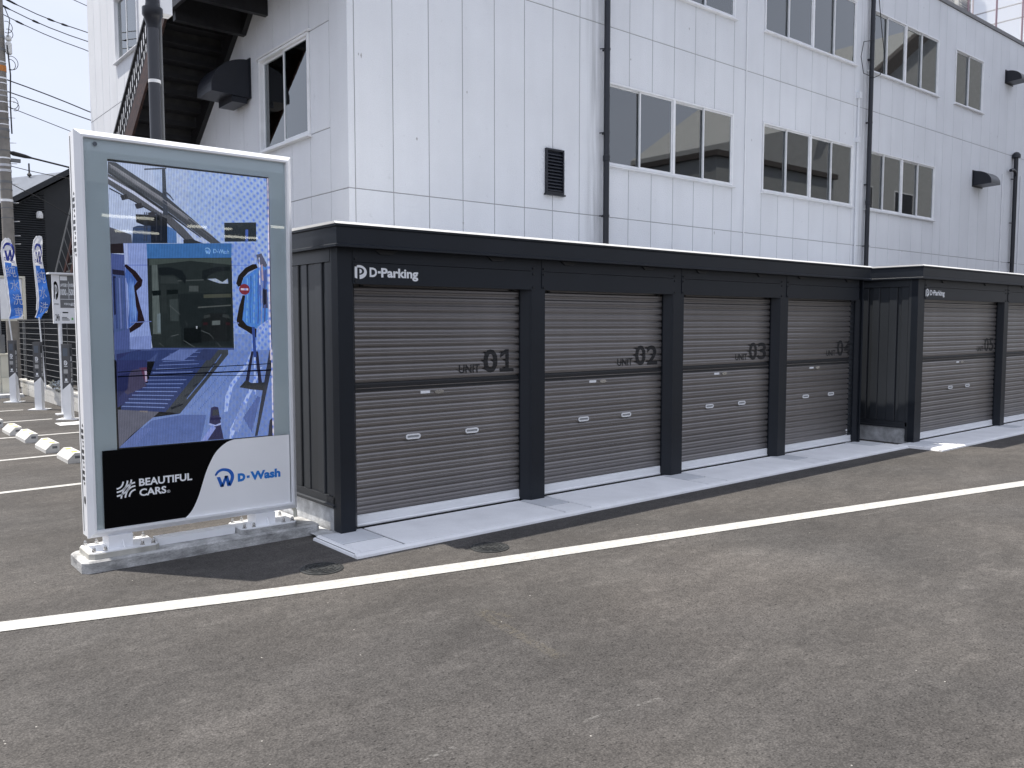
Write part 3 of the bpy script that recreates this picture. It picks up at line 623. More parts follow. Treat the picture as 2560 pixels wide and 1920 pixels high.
((235,215,240),[(2.615,2.654),(2.622,2.655),(2.614,1.328),(2.607,1.329)]),
((235,225,245),[(2.616,1.407),(2.625,1.406),(2.624,0.767),(2.615,0.767)])]

# ------------------------------------------------------------------ ground and markings
g = MB().add([(-250,-250,0),(400,-250,0),(400,400,0),(-250,400,0)], [(0,1,2,3)]); struct(g.build('asphalt', M_ASPH))
far = [(-1.9,5.73),(-.6,5.51),(.72,5.216),(1.273,4.995),(2.1,4.712),(3.27,4.483),(3.718,4.391),(5.905,3.937),(7.854,3.531),(9.417,3.199),(14,2.25),(22,.6)]
near = [(-1.95,5.52),(-.62,5.31),(.693,5.031),(1.228,4.826),(2.034,4.567),(3.163,4.336),(3.594,4.245),(5.705,3.802),(7.58,3.406),(9.025,3.063),(13.9,2.1),(21.9,.45)]
cl = [(Vector(a)+Vector(b))/2 for a, b in zip(far, near)]
for _ in range(2): cl = [cl[0]]+[(cl[i-1]+cl[i]*2+cl[i+1])/4 for i in range(1, len(cl)-1)]+[cl[-1]]
cl = catmull(cl); m_ = MB()
for i in range(len(cl)-1):
    q = []
    for k in (i, i+1):
        d = (cl[min(k+1,len(cl)-1)]-cl[max(k-1,0)]).normalized(); nn = Vector((-d.y, d.x))*.083; q.append((cl[k]+nn, cl[k]-nn))
    m_.add([(*q[0][0],.004),(*q[1][0],.004),(*q[1][1],.004),(*q[0][1],.004)], [(0,3,2,1)])
struct(m_.build('road_line', M_LINE))
def flat(name, pts, m, z=.004): return struct(MB().add([(*p, z) for p in pts], [list(range(len(pts)))]).build(name, m))
for a, b, w in (((-2.5,9.03),(2.95,9.20),.10),((-2.0,11.07),(2.95,11.42),.10),((-1.5,13.42),(3.03,13.56),.10),((-1.0,15.47),(3.06,15.76),.10),((-.5,17.55),(2.97,17.76),.10),((0,19.72),(2.9,19.92),.10)):
    flat('parking_line', [(a[0],a[1]-w/2),(b[0],b[1]-w/2),(b[0],b[1]+w/2),(a[0],a[1]+w/2)], M_LINE)
flat('drain_strip', [(2.947,14.636),(3.6,14.66),(3.7,15.06),(2.956,15.061)], M_SLAB)
def chalk(pts, w, m):
    mb = MB()
    for q in stroke2(pts, w): mb.add([(p.x, p.y, .004) for p in q], [(0,1,2,3)])
    struct(mb.build('chalk_mark', m))
chalk([(2.262,2.351),(2.42,2.335),(2.6,2.30),(2.735,2.287)], .016, M_CHALK); chalk([(1.649,2.508),(1.801,2.507)], .022, M_CHALK)
chalk([(6.641,3.46),(6.892,3.433)], .02, M_CHALK); chalk([(1.21,4.756),(1.564,4.669),(1.947,4.581)], .006, M_CHALK)
chalk([(2.79,3.648),(2.75,3.42),(2.723,3.183),(2.693,2.878)], .07, M_YELLOW); chalk([(2.80,3.65),(2.85,3.55),(2.862,3.441)], .05, M_YELLOW)

# concrete apron in front of the units: separately cast pieces with open joints
def apron(x0, x1, yf, yb, cols, mid):
    root = place('concrete_apron', None, None, (x0, yf, 0)); root['kind'] = 'structure'
    MB().box(x0+.004, x1, yf+.035, yb, 0.0, .022).build('bedding', M_JOINT, root)
    mb = MB().prism([(yf,0),(yf+.004,.016),(yf+.03,.029),(yf+.043,.029),(yf+.043,0)], 'x', x0-.012, x1); mb.build('kerb_edge', M_SLAB, root)
    MB().prism([(x0-.012,0),(x0-.008,.016),(x0+.03,.029),(x0+.048,.029),(x0+.048,0)], 'y', yf+.045, yb).build('kerb_edge', M_SLAB, root)
    g = .0095
    def piece(a, b, c, d, z, m=None):
        mb = MB(); mb.prism([(a+g,c+g),(b-g,c+g),(b-g,d-g),(a+g,d-g)], 'z', .005, z-.003); e = g+.004
        mb.add([(a+g,c+g,z-.003),(b-g,c+g,z-.003),(b-g,d-g,z-.003),(a+g,d-g,z-.003),(a+e,c+e,z),(b-e,c+e,z),(b-e,d-e,z),(a+e,d-e,z)], [(4,5,6,7),(0,1,5,4),(1,2,6,5),(2,3,7,6),(3,0,4,7)])
        mb.build('slab', m or M_SLAB, root)
    xs = x0+.045
    for a, b, pillar in cols:
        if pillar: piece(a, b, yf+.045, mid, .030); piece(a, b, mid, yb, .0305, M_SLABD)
        else: piece(a, b, yf+.045, yb, .030)
    return root
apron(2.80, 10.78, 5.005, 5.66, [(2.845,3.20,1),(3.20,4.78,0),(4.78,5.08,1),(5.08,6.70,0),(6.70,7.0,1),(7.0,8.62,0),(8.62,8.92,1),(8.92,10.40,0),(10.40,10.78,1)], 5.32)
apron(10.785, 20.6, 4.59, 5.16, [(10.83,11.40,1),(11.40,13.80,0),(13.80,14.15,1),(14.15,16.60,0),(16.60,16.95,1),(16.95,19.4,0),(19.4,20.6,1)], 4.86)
flat('side_footing', [(2.83,5.662),(2.985,5.662),(2.985,10.2),(2.83,10.2)], M_CONC, .022)

# ------------------------------------------------------------------ manhole covers
def manhole(x, y, r, label):
    t = thing('manhole_cover', label, 'manhole cover', (x, y, 0), 'small drain covers in the asphalt')
    MB().lathe((x,y,0), [(r*1.04,.0),(r*1.04,.006),(r*.985,.007),(r*.98,.002)], 32).build('rim', M_IRON, t)
    mb = MB().lathe((x,y,0), [(r*.965,.0),(r*.965,.006),(0.001,.006)], 32)
    for k, f in enumerate((.84,.64,.44,.24)):
        for j in range(6):
            a0 = 2*math.pi*(j/6+.06*k); a1 = a0+2*math.pi*.145
            P = [a0+(a1-a0)*i/6 for i in range(7)]
            o = [(x+r*(f+.035)*math.cos(a), y+r*(f+.035)*math.sin(a)) for a in P]+[(x+r*(f-.035)*math.cos(a), y+r*(f-.035)*math.sin(a)) for a in P[::-1]]
            mb.prism(o, 'z', .004, .0105)
    for k in range(12):
        a = k*math.pi/6+.2; mb.bar((x+r*.5*math.cos(a), y+r*.5*math.sin(a), .008), (x+r*.58*math.cos(a), y+r*.58*math.sin(a), .008), .008, .006)
    mb.build('cover', M_IRON, t)
    return t
manhole(2.50, 4.955, .135, 'round iron drain cover half in the shade of the tall display sign')
manhole(3.665, 4.665, .135, 'round iron drain cover in the sun between the concrete apron and the white line')

# ------------------------------------------------------------------ the white office building
BX, BY, BX1, BY1, BH = 5.66, 10.24, 30.3, 23.33, 10.0
bld = thing('office_building', 'white three storey office building with vertical wall panels behind the dark garages', 'building', (BX, BY, 0))
rows = [(0.0,3.42),(3.42,6.61),(6.61,9.94)]
colsx = [5.66,5.763]+[5.763+.6*i for i in range(1,15)]+[14.563]+[15.163+.6*i for i in range(0,8)]+[19.963,20.563,21.163,21.763,22.363,22.963,23.40,23.98]+[23.98+.6*i for i in range(1,11)]+[30.3]
colsy = [10.24,10.75]+[10.75+.6*i for i in range(1,21)]+[23.33]
winx = [(10.563,14.163),(15.163,18.763),(19.363,22.963)]
wr = [(a,b,4.30,5.70) for a,b in winx]+[(a,b,7.51,8.94) for a,b in winx]+[(23.98,25.78,7.51,8.94)]
wl = [(11.33,13.05,4.30,5.74),(19.22,20.93,7.50,8.92)]
holes_r = wr
def split(a, b, c, d, H):
    for (p,q,r,s) in H:
        if p < b-.01 and q > a+.01 and r < d-.01 and s > c+.01:
            out = []
            if r > c+.01: out += split(a,b,c,r,H)
            if s < d-.01: out += split(a,b,s,d,H)
            if p > a+.01: out += split(a,p,max(c,r),min(d,s),H)
            if q < b-.01: out += split(q,b,max(c,r),min(d,s),H)
            return out
    return [(a,b,c,d)]
core = MB(); G = .006; npan = 0
for z0, z1 in rows:
    for i in range(len(colsx)-1):
        for a,b,c,d in split(colsx[i], colsx[i+1], z0, z1, holes_r):
            core.box(a+.001, b-.001, BY+.0068, BY+.16, c, d)
            ga = 0 if a < BX+.01 else G
            mb = MB(); e = .004
            zz = (c+(.007 if c > 0 else 0), d-.006)
            mb.add([(a+ga,BY+.01,zz[0]),(b-G,BY+.01,zz[0]),(b-G,BY+.01,zz[1]),(a+ga,BY+.01,zz[1]),(a+ga,BY+e,zz[0]),(b-G,BY+e,zz[0]),(b-G,BY+e,zz[1]),(a+ga,BY+e,zz[1]),
                    (a+ga+(e if ga else 0),BY,zz[0]+e),(b-G-e,BY,zz[0]+e),(b-G-e,BY,zz[1]-e),(a+ga+(e if ga else 0),BY,zz[1]-e)],
                   [(8,9,10,11)]+[(4+k,4+(k+1)%4,8+(k+1)%4,8+k) for k in range(4)]+[(k,(k+1)%4,4+(k+1)%4,4+k) for k in range(4)])
            mb.build('wall_panel', M_WALL, bld); npan += 1
    for i in range(len(colsy)-1):
        for a,b,c,d in split(colsy[i], colsy[i+1], z0, z1, wl):
            core.box(BX+.0068, BX+.16, a+.001+(0.17 if a < BY+.01 else 0), b-.001, c, d)
            zz = (c+(.007 if c > 0 else 0), d-.006); ga = .0102 if a < BY+.01 else G; e = .004
            mb = MB().add([(BX+.01,a+ga,zz[0]),(BX+.01,b-G,zz[0]),(BX+.01,b-G,zz[1]),(BX+.01,a+ga,zz[1]),(BX+e,a+ga,zz[0]),(BX+e,b-G,zz[0]),(BX+e,b-G,zz[1]),(BX+e,a+ga,zz[1]),
                    (BX,a+ga+(e if ga < .01 else 0),zz[0]+e),(BX,b-G-e,zz[0]+e),(BX,b-G-e,zz[1]-e),(BX,a+ga+(e if ga < .01 else 0),zz[1]-e)],
                   [(8,9,10,11)]+[(4+k,4+(k+1)%4,8+(k+1)%4,8+k) for k in range(4)]+[(k,(k+1)%4,4+(k+1)%4,4+k) for k in range(4)])
            mb.build('wall_panel', M_WALL, bld); npan += 1
core.build('joint_backing', M_SEAL, bld, kind='stuff')
MB().box(BX-.03, BX1+.03, BY-.035, BY1+.03, 9.935, 10.03).build('coping', mat('grey_coping', (.16,.16,.165), .5), bld)
MB().box(BX1-.16, BX1, BY+.17, BY1, 0, 9.93).box(BX+.17, BX1-.17, BY1-.16, BY1, 0, 9.93).build('rear_wall', M_WALL, bld)
MB().box(BX+.17, BX1-.17, BY+.17, BY1-.17, 3.15, 3.40).box(BX+.17, BX1-.17, BY+.17, BY1-.17, 6.35, 6.60).box(BX+.17, BX1-.17, BY+.17, BY1-.17, 9.55, 9.90).build('interior_floor', M_ROOM, bld)
MB().box(BX+.17, BX1-.17, 16.0, 16.1, 3.41, 6.34).box(BX+.17, BX1-.17, 16.0, 16.1, 6.61, 9.54).box(14.5,14.6,BY+.2,15.99,3.41,6.34).box(19.1,19.2,BY+.2,15.99,3.41,6.34).box(14.5,14.6,BY+.2,15.99,6.61,9.54).box(23.4,23.5,BY+.2,15.99,6.61,9.54).build('interior_wall', M_ROOMD, bld)
cl_ = MB()
for z in (6.30, 9.50):
    for x in (8.5, 11.5, 13.3, 16, 18, 21, 24.5):
        for y in (11.6, 13.6): cl_.box(x-.6, x+.6, y-.08, y+.08, z-.05, z)
cl_.build('ceiling_fixture', M_BLIND, bld)

def window_y(x0, x1, z0, z1, pairs, blinds=()):
    """sliding window in the long wall; panes in overlapping pairs"""
    y = BY
    fr = MB().ring(x0+.003, x1-.003, z0+.003, z1-.003, [(0,y-.022),(.028,y-.022),(.034,y-.012),(.034,y+.09),(0,y+.09)])
    w = fr.build('window', M_ALUW, bld)
    fr2 = MB(); n = pairs; step = (x1-x0)/n
    for k in range(1, n): fr2.box(x0+step*k-.03, x0+step*k+.03, y-.018, y+.085, z0+.036, z1-.036)
    if n > 1: fr2.build('mullion', M_ALUW, w)
    MB().prism([(y-.075,z0-.03),(y-.06,z0-.035),(y+.02,z0-.035),(y+.02,z0-.001),(y-.023,z0-.001),(y-.075,z0-.016)], 'x', x0-.03, x1+.03).build('sill', M_ALUW, w)
    for k in range(n):
        a = x0+step*k+.036; b = x0+step*(k+1)-.036; m = (a+b)/2
        for j, (p, q, yy) in enumerate(((a, m+.018, y+.050), (m-.018, b, y+.016))):
            MB().ring(p, q, z0+.038, z1-.038, [(0,yy-.012),(.024,yy-.012),(.024,yy+.014),(0,yy+.014)]).build('sash', M_ALUW, w)
            MB().box(p+.02, q-.02, yy-.001, yy+.003, z0+.058, z1-.058).build('pane', M_GLASS, w)
        if k in blinds: MB().box(a, b, y+.11, y+.116, z0+(z1-z0)*.50, z1-.04).build('blind', M_BLIND, w)
for i, (a,b,c,d) in enumerate(wr):
    window_y(a,b,c,d, 1 if b-a < 2 else 2, blinds=((0,) if i == 6 else (1,) if i == 5 else ()))
def window_x(y0, y1, z0, z1):
    x = BX
    w = MB().ring(y0+.003, y1-.003, z0+.003, z1-.003, [(0,x-.03),(.035,x-.03),(.04,x-.015),(.04,x+.09),(0,x+.09)], plane='x').build('window', M_ALUW, bld)
    MB().prism([(x-.08,z0-.03),(x+.02,z0-.035),(x+.02,z0-.001),(x-.031,z0-.001),(x-.08,z0-.012)], 'y', y0-.03, y1+.03).build('sill', M_ALUW, w)
    m = (y0+y1)/2
    for p, q, xx in ((y0+.042, m+.02, x+.016), (m-.02, y1-.042, x+.05)):
        MB().ring(p, q, z0+.044, z1-.044, [(0,xx-.012),(.03,xx-.012),(.03,xx+.014),(0,xx+.014)], plane='x').build('sash', M_ALUW, w)
        MB().box(xx-.001, xx+.003, p+.025, q-.025, z0+.07, z1-.07).build('pane', M_GLASS, w)
    MB().box(x-.045, x-.002, y0-.05, y1+.05, z1+.003, z1+.03).build('head_flashing', M_ALUW, w)
for q in wl: window_x(*q)
# louvre
lv = MB().ring(9.19, 9.58, 3.69, 4.40, [(0,BY-.045),(.03,BY-.045),(.03,BY-.001),(0,BY-.001)]).box(9.20, 9.57, BY-.006, BY-.0015, 3.70, 4.39).build('louvre', M_PIPE, bld)
for k in range(12):
    z = 3.735+k*.052; MB().add([(9.222,BY-.040,z),(9.548,BY-.040,z),(9.548,BY-.007,z+.05),(9.222,BY-.007,z+.05),(9.222,BY-.040,z-.004),(9.548,BY-.040,z-.004),(9.548,BY-.007,z+.046),(9.222,BY-.007,z+.046)], [(0,1,2,3),(4,7,6,5),(0,4,5,1)]).build('slat', M_PIPE, lv)
MB().box(9.17, 9.60, BY-.06, BY-.001, 3.66, 3.685).build('drip_edge', M_PIPE, lv)
bl = MB()
for x, z in ((7.64,5.01),(11.19,6.17),(12.77,7.03),(14.79,5.28),(18.40,5.92),(5.83,5.20),(5.87,5.19),(22.05,9.55),(26.92,7.02),(22.0,5.84),(7.56,3.09),(6.75,4.21),(26.2,8.6),(13.62,3.35),(21.3,3.4)):
    w = random.uniform(.010,.018); h = random.uniform(.02,.045)
    bl.add([(x-w,BY-.0012,z),(x+w*.3,BY-.0012,z-h),(x+w,BY-.0012,z+h*.1),(x+w*.2,BY-.0012,z+h)], [(0,1,2,3)])
bl.build('paint_chip', mat('chipped_patch', (.42,.42,.43), .8), bld, kind='stuff')
# vent hoods
def hood_profile(depth, h, n=12):
    return [(-depth*math.sin(math.radians(90*i/n)), h*.12+h*.88*math.cos(math.radians(90*i/n))) for i in range(0,n+1)]+[(-depth,0),(0,-.02)]
def hood_y(x0, x1, z, depth, h):
    prof = [(BY+a-.02, z+b) for a, b in hood_profile(depth, h)]
    o = MB().prism(prof, 'x', x0, x1).build('vent_hood', M_PIPE, bld)
    MB().box(x0-.03, x1+.03, BY-.02, BY-.002, z-.05, z+h+.03).build('back_plate', M_PIPE, o)
hood_y(27.33, 27.85, 8.66, .42, .31); hood_y(25.33, 25.95, 5.47, .48, .38)
prof = [(BX+a-.02, 5.25+b) for a, b in hood_profile(.62, .58)]
h_ = MB().prism(prof, 'y', 13.42, 14.05).build('vent_hood', M_PIPE, bld)
MB().box(BX-.02, BX-.002, 13.39, 14.08, 5.22, 5.86).box(BX-.30, BX-.05, 13.45, 14.02, 5.14, 5.24).build('back_plate', M_PIPE, h_)
# rain pipes
def rainpipe(x, z1, brk):
    o = MB().tube([(x,BY-.10,0),(x,BY-.10,z1)], .052, 14).build('rain_pipe', M_PIPE, bld, smooth=True)
    for z in brk:
        MB().lathe((x,BY-.10,z), [(.056,-.02),(.058,-.015),(.058,.015),(.056,.02)], 14).box(x-.012, x+.012, BY-.05, BY, z-.012, z+.012).tube([(x-.05,BY-.10,z),(x-.13,BY-.06,z-.01)], .010, 6).build('bracket', M_PIPE, o)
    MB().lathe((x,BY-.10,brk[1]-.42), [(.052,-.05),(.062,-.045),(.062,.045),(.052,.05)], 14).build('coupling', M_PIPE, o)
rainpipe(10.50, 9.9, (3.42, 4.80, 6.18, 7.56)); rainpipe(19.33, 9.9, (3.42, 4.85, 6.28, 7.72, 9.15))
vp = MB().tube([(28.12,BY-.10,0),(28.12,BY-.10,6.55)], .06, 12).lathe((28.12,BY-.10,6.55), [(.06,-.02),(.12,-.01),(.12,.08),(.07,.15),(.01,.17)], 12).build('vent_pipe', M_PIPE, bld, smooth=True)
MB().tube([(28.12,BY-.10,5.98),(28.02,BY-.12,6.12),(27.85,BY-.12,6.16),(27.68,BY-.12,6.12)], .045, 10).build('elbow', M_PIPE, vp, smooth=True)
for z in (3.42, 4.6, 5.9): MB().tube([(28.06,BY-.10,z),(27.92,BY-.05,z)], .014, 6).build('bracket', M_PIPE, vp)
for x, z0, z1, r in ((14.55,0,9.9,.012),(27.38,0,6.0,.016),(28.75,0,6.1,.018)):
    MB().tube([(x,BY-.02,z0),(x,BY-.02,z1)], r, 8).build('conduit', M_ALUW, bld)
c_ = MB().tube([(18.90,BY-.04,0),(18.90,BY-.04,6.80)], .022, 8).build('conduit', M_WALL, bld)
MB().box(18.84, 18.96, BY-.09, BY-.001, 6.78, 6.92).box(18.85, 18.95, BY-.08, BY-.001, 5.78, 5.90).build('junction_box', M_WALL, c_)
MB().tube([(19.34,BY-.16,9.6),(19.75,BY-.10,8.5),(19.95,BY-.09,7.9),(19.75,BY-.09,7.45),(19.33,BY-.16,7.3),(18.98,BY-.09,7.35),(18.85,BY-.09,7.7),(18.95,BY-.09,8.05),(19.3,BY-.16,8.15)], .009, 6).build('hanging_cable', M_CABLE, bld)
# roof equipment
rf = thing('roof_fence', 'mauve post and wire mesh safety fence along the flat roof edge', 'fence', (23, 10.4, 10.03))
for x in (21.2, 23.13, 25.04, 26.94, 28.87, 30.2): MB().tube([(x,10.4,10.03),(x,10.4,12.6)], .028, 8).build('post', M_RAIL, rf)
for y in (12.4, 14.4, 16.4, 18.4): MB().tube([(30.2,y,10.03),(30.2,y,12.6)], .028, 8).build('post', M_RAIL, rf)
for z in (11.33, 11.78): MB().tube([(30.2,10.4,z),(30.2,18.4,z)], .024, 8).build('rail', mat('grey_rail', (.16,.16,.20), .5), rf)
mb = MB()
for i in range(150):
    x = 20.0+i*.07; a = max(0, 21.2-x); b = min(2.5, 30.2-x)
    if b > a: mb.bar((x+a,10.43,10.05+a), (x+b,10.43,10.05+b), .006)
    x2 = 21.2+i*.07; b = min(2.5, x2-21.2)
    if x2 < 30.2: mb.bar((x2,10.435,10.05), (x2-b,10.435,10.05+b), .004)
mb.build('wire_mesh', M_MESH, rf, kind='stuff')
def aircon(x0, x1, y0, y1, z1, m, label):
    t = thing('air_conditioner', label, 'air conditioner', ((x0+x1)/2, y0, 10.03), 'roof air conditioners')
    MB().box(x0, x1, y0, y1, 10.12, z1).build('casing', m, t)
    MB().box(x0+.05, x1-.05, y0+.04, y1-.04, 10.03, 10.12).build('foot', M_CABLE, t)
    MB().box(x0+.06, x1-.06, y0-.012, y0-.001, 10.35, z1-.12).build('grille', mat('grille_grey', (.06,.065,.07), .6), t)
    for k in range(10): MB().box(x0+.06, x1-.06, y0-.025, y0-.013, 10.37+k*(z1-.52)/10*.1+k*.06, 10.385+k*(z1-.52)/10*.1+k*.06).build('fin', m, t)
aircon(24.45, 25.0, 10.75, 11.2, 11.35, M_BEIGE, 'beige rooftop air conditioner behind the mesh fence'); aircon(25.2, 26.05, 10.75, 11.15, 11.6, M_ACW, 'white rooftop air conditioner with dark grille behind the mesh fence')

# ------------------------------------------------------------------ outside staircase on the left face
st = thing('outdoor_staircase', 'black steel outside staircase with rusty edge climbing the white side wall', 'staircase', (5.1, 18, 0))
XI, XO, SL = 5.60, 4.50, .765
def zb(y): return 4.904-(y-15.744)*SL                   # lower edge of the stringers
y0, y1 = 13.85, 19.2
for x, m, hh in ((XI, M_STAIR, .56), (XO, M_RUST, .42)):
    MB().prism([(y0,zb(y0)),(y1,zb(y1)),(y1,zb(y1)+hh),(y0,zb(y0)+hh)], 'x', x-.02, x+(.0595 if x > 5 else .02)).build('stringer', m, st)
n = 0; y = y0+.0195
while y < y1-.3:
    z = zb(y)+.26
    MB().box(XO+.022, XI-.022, y-.02, y+.30, z-.03, z).box(XO+.022, XI-.022, y-.02, y+.012, z-.001, z+.05).build('tread', M_STAIR, st)
    MB().box(XO+.022, XI-.022, y+.275, y+.29, z-.206, z-.031).build('riser', M_RISER, st)
    y += .265
# upper landing with bearers
zl = zb(y0)+.40
MB().box(XO-.02, XI+.0595, 10.26, y0-.002, zl-.10, zl).build('landing', M_STAIR, st)  # unseen stretch out to the corner added to shade the side wall
MB().box(XO-.03, XO+.03, 12.62, y0-.003, zl-.36, zl-.101).build('bearer', M_STAIR, st)
for a_, b_, d_ in ((12.70,12.80,.42),(13.55,13.66,.5),(11.0,11.1,.3)): MB().box(XO+.04, XI+.0592, a_, b_, zl-d_, zl-.101).build('bearer', M_STAIR, st)
MB().prism([(13.1,zl-.101),(13.55,zl-.101),(13.55,zl-.5)], 'x', XI-.02, XI+.0592).prism([(12.80,zl-.101),(13.1,zl-.101),(12.80,zl-.25)], 'x', XI-.02, XI+.0592).build('wall_bracket', M_STAIR, st)
MB().box(XO-.02, XI+.0595, y1, y1+1.2, zb(y1)+.3, zb(y1)+.4).build('landing', M_STAIR, st)
for x in (XO, XI-.05):
    MB().box(x-.04, x+.04, y1+1.05, y1+1.13, 0, zb(y1)+.299).build('post', M_STAIR, st)
def hr(y): return zb(y)+.40+.62
MB().bar((XO,y0,hr(y0)+.05), (XO,y1,hr(y1)+.05), .045, .045).build('handrail', M_STAIR, st)
MB().bar((XO,y0,zb(y0)+.40+.32), (XO,y1,zb(y1)+.40+.32), .02, .02).bar((XO,y0,zb(y0)+.47), (XO,y1,zb(y1)+.47), .03, .03).build('mid_rail', M_STAIR, st)
y = y0+.08
while y < y1:
    MB().box(XO-.009, XO+.009, y-.009, y+.009, zb(y)+.40, hr(y)+.05).build('baluster', M_STAIR, st); y += .115
MB().bar((XO,10.95,zl+1.05), (XO,y0,zl+1.05), .045, .045).build('handrail', M_STAIR, st)
y = 11.0
while y < y0: MB().box(XO-.009, XO+.009, y-.009, y+.009, zl, zl+1.03).build('baluster', M_STAIR, st); y += .125

# ------------------------------------------------------------------ dark lamp post behind the sign
lp = thing('lamp_post', 'charcoal round post with a white tape band standing between sign and staircase', 'post', (2.79, 9.0, 0))
MB().tube([(2.79,9.0,0),(2.79,9.0,4.68)], .057, 18).build('pole', M_POLEG, lp, smooth=True)
MB().lathe((2.79,9.0,4.55), [(.058,0),(.062,.03),(.085,.11),(.098,.13),(.098,.20),(.07,.205),(.066,.24)], 20).build('collar', M_PIPE, lp, smooth=True)
MB().tube([(2.79,9.0,4.79),(2.79,9.0,6.4)], .064, 16).build('upper_pole', M_PIPE, lp, smooth=True)
MB().box(2.86, 2.98, 8.98, 9.12, 4.72, 5.0).build('junction_box', M_WHITE, lp)
MB().tube([(2.868,9.02,0),(2.868,9.02,4.72)], .016, 8).build('conduit', M_MGREY, lp)
MB().lathe((2.79,9.0,4.03), [(.0585,-.016),(.0595,-.016),(.0595,.016),(.0585,.016)], 18).build('tape_band', M_TAPE, lp)
# ------------------------------------------------------------------ storage units with roller shutters
SLAT_P = [(-.007,.0),(-.007,.13),(.010,.16),(.0115,.38),(.0088,.45),(.0088,.48),(.0115,.53),(.0115,.73),(.0035,.91),(-.007,.925),(-.007,1.0)]   # (proud, height share)
PL, PU = .0679, .0673
def slat_prof(z, base, pitch):
    t = ((z-base)/pitch) % 1.0
    for (a, s), (b, e) in zip(SLAT_P, SLAT_P[1:]):
        if s <= t <= e: return a+(b-a)*(t-s)/(e-s)
    return 0
Z_BAR, Z_B0, Z_B1, Z_TOP = .125, 1.0756, 1.1456, 1.92
def slat_mesh(w, pitch):
    v = []; n = len(SLAT_P)
    for x in (-w/2, w/2):
        for d, t in SLAT_P: v.append((x, -d, t*pitch))
        v += [(x, .0078, pitch), (x, .0078, 0)]
    k = n+2
    mb = MB().add(v, [list(range(k)), list(range(k, 2*k))]+[(i, (i+1) % k, k+(i+1) % k, k+i) for i in range(k)])
    return mb
def handle(x, z, y, parent):
    mb = MB(); w, h = .070, .0215
    P = [(x+w*c_-(0), z+s_) for c_, s_ in ()]
    o = arc(x+w-h, z, h, h, -90, 90, 6)+arc(x-w+h, z, h, h, 90, 270, 6)
    i = arc(x+w-h, z, h*.42, h*.42, -90, 90, 6)+arc(x-w+h, z, h*.42, h*.42, 90, 270, 6)
    n = len(o); vs = [(p[0], y-.012, p[1]) for p in o]+[(p[0], y-.018, p[1]) for p in o]+[(p[0], y-.018, p[1]) for p in i]+[(p[0], y-.008, p[1]) for p in i]
    fs = []
    for r_ in range(3):
        for j in range(n): fs.append((r_*n+j, r_*n+(j+1)%n, (r_+1)*n+(j+1)%n, (r_+1)*n+j))
    mb.add(vs, fs); hd = mb.build('handle', M_ALUW, parent); MB().box(x-w+h*.7, x+w-h*.7, y-.0125, y-.0118, z-h*.5, z+h*.5).build('finger_recess', M_MGREY2, parent)
ONE = ([(.02,0),(1,0),(1,.15),(.66,.15),(.66,1),(.42,1),(.42,.15),(.02,.15),(.42,.80),(.06,.62),(.06,.80)], [(0,1,2,3,6,7),(3,4,5,8,6),(8,5,10,9)])
def unit_text(mb, body, x0, x1, z0, z1, y, bold):
    vs, fs = text_geo(body, bold, 4)
    if body == '1': vs, fs = ONE
    bm = bmesh.new(); V = [bm.verts.new((x0+(x1-x0)*u, 0, z0+(z1-z0)*w)) for u, w in vs]
    for f in fs:
        try: bm.faces.new([V[i] for i in f])
        except ValueError: pass
    k0 = int((z0-Z_B1)/PU)-1
    for k in range(k0, k0+8):
        for d, t in SLAT_P[:-1]:
            z = Z_B1+(k+t)*PU
            if z0 < z < z1: bmesh.ops.bisect_plane(bm, geom=bm.verts[:]+bm.edges[:]+bm.faces[:], plane_co=(0,0,z), plane_no=(0,0,1), dist=1e-5)
    bm.verts.index_update()
    mb.add([(v.co.x, y-max(.0085, slat_prof(v.co.z, Z_B1, PU))-.0012, v.co.z) for v in bm.verts], [[v.index for v in f.verts] for f in bm.faces]); bm.free()
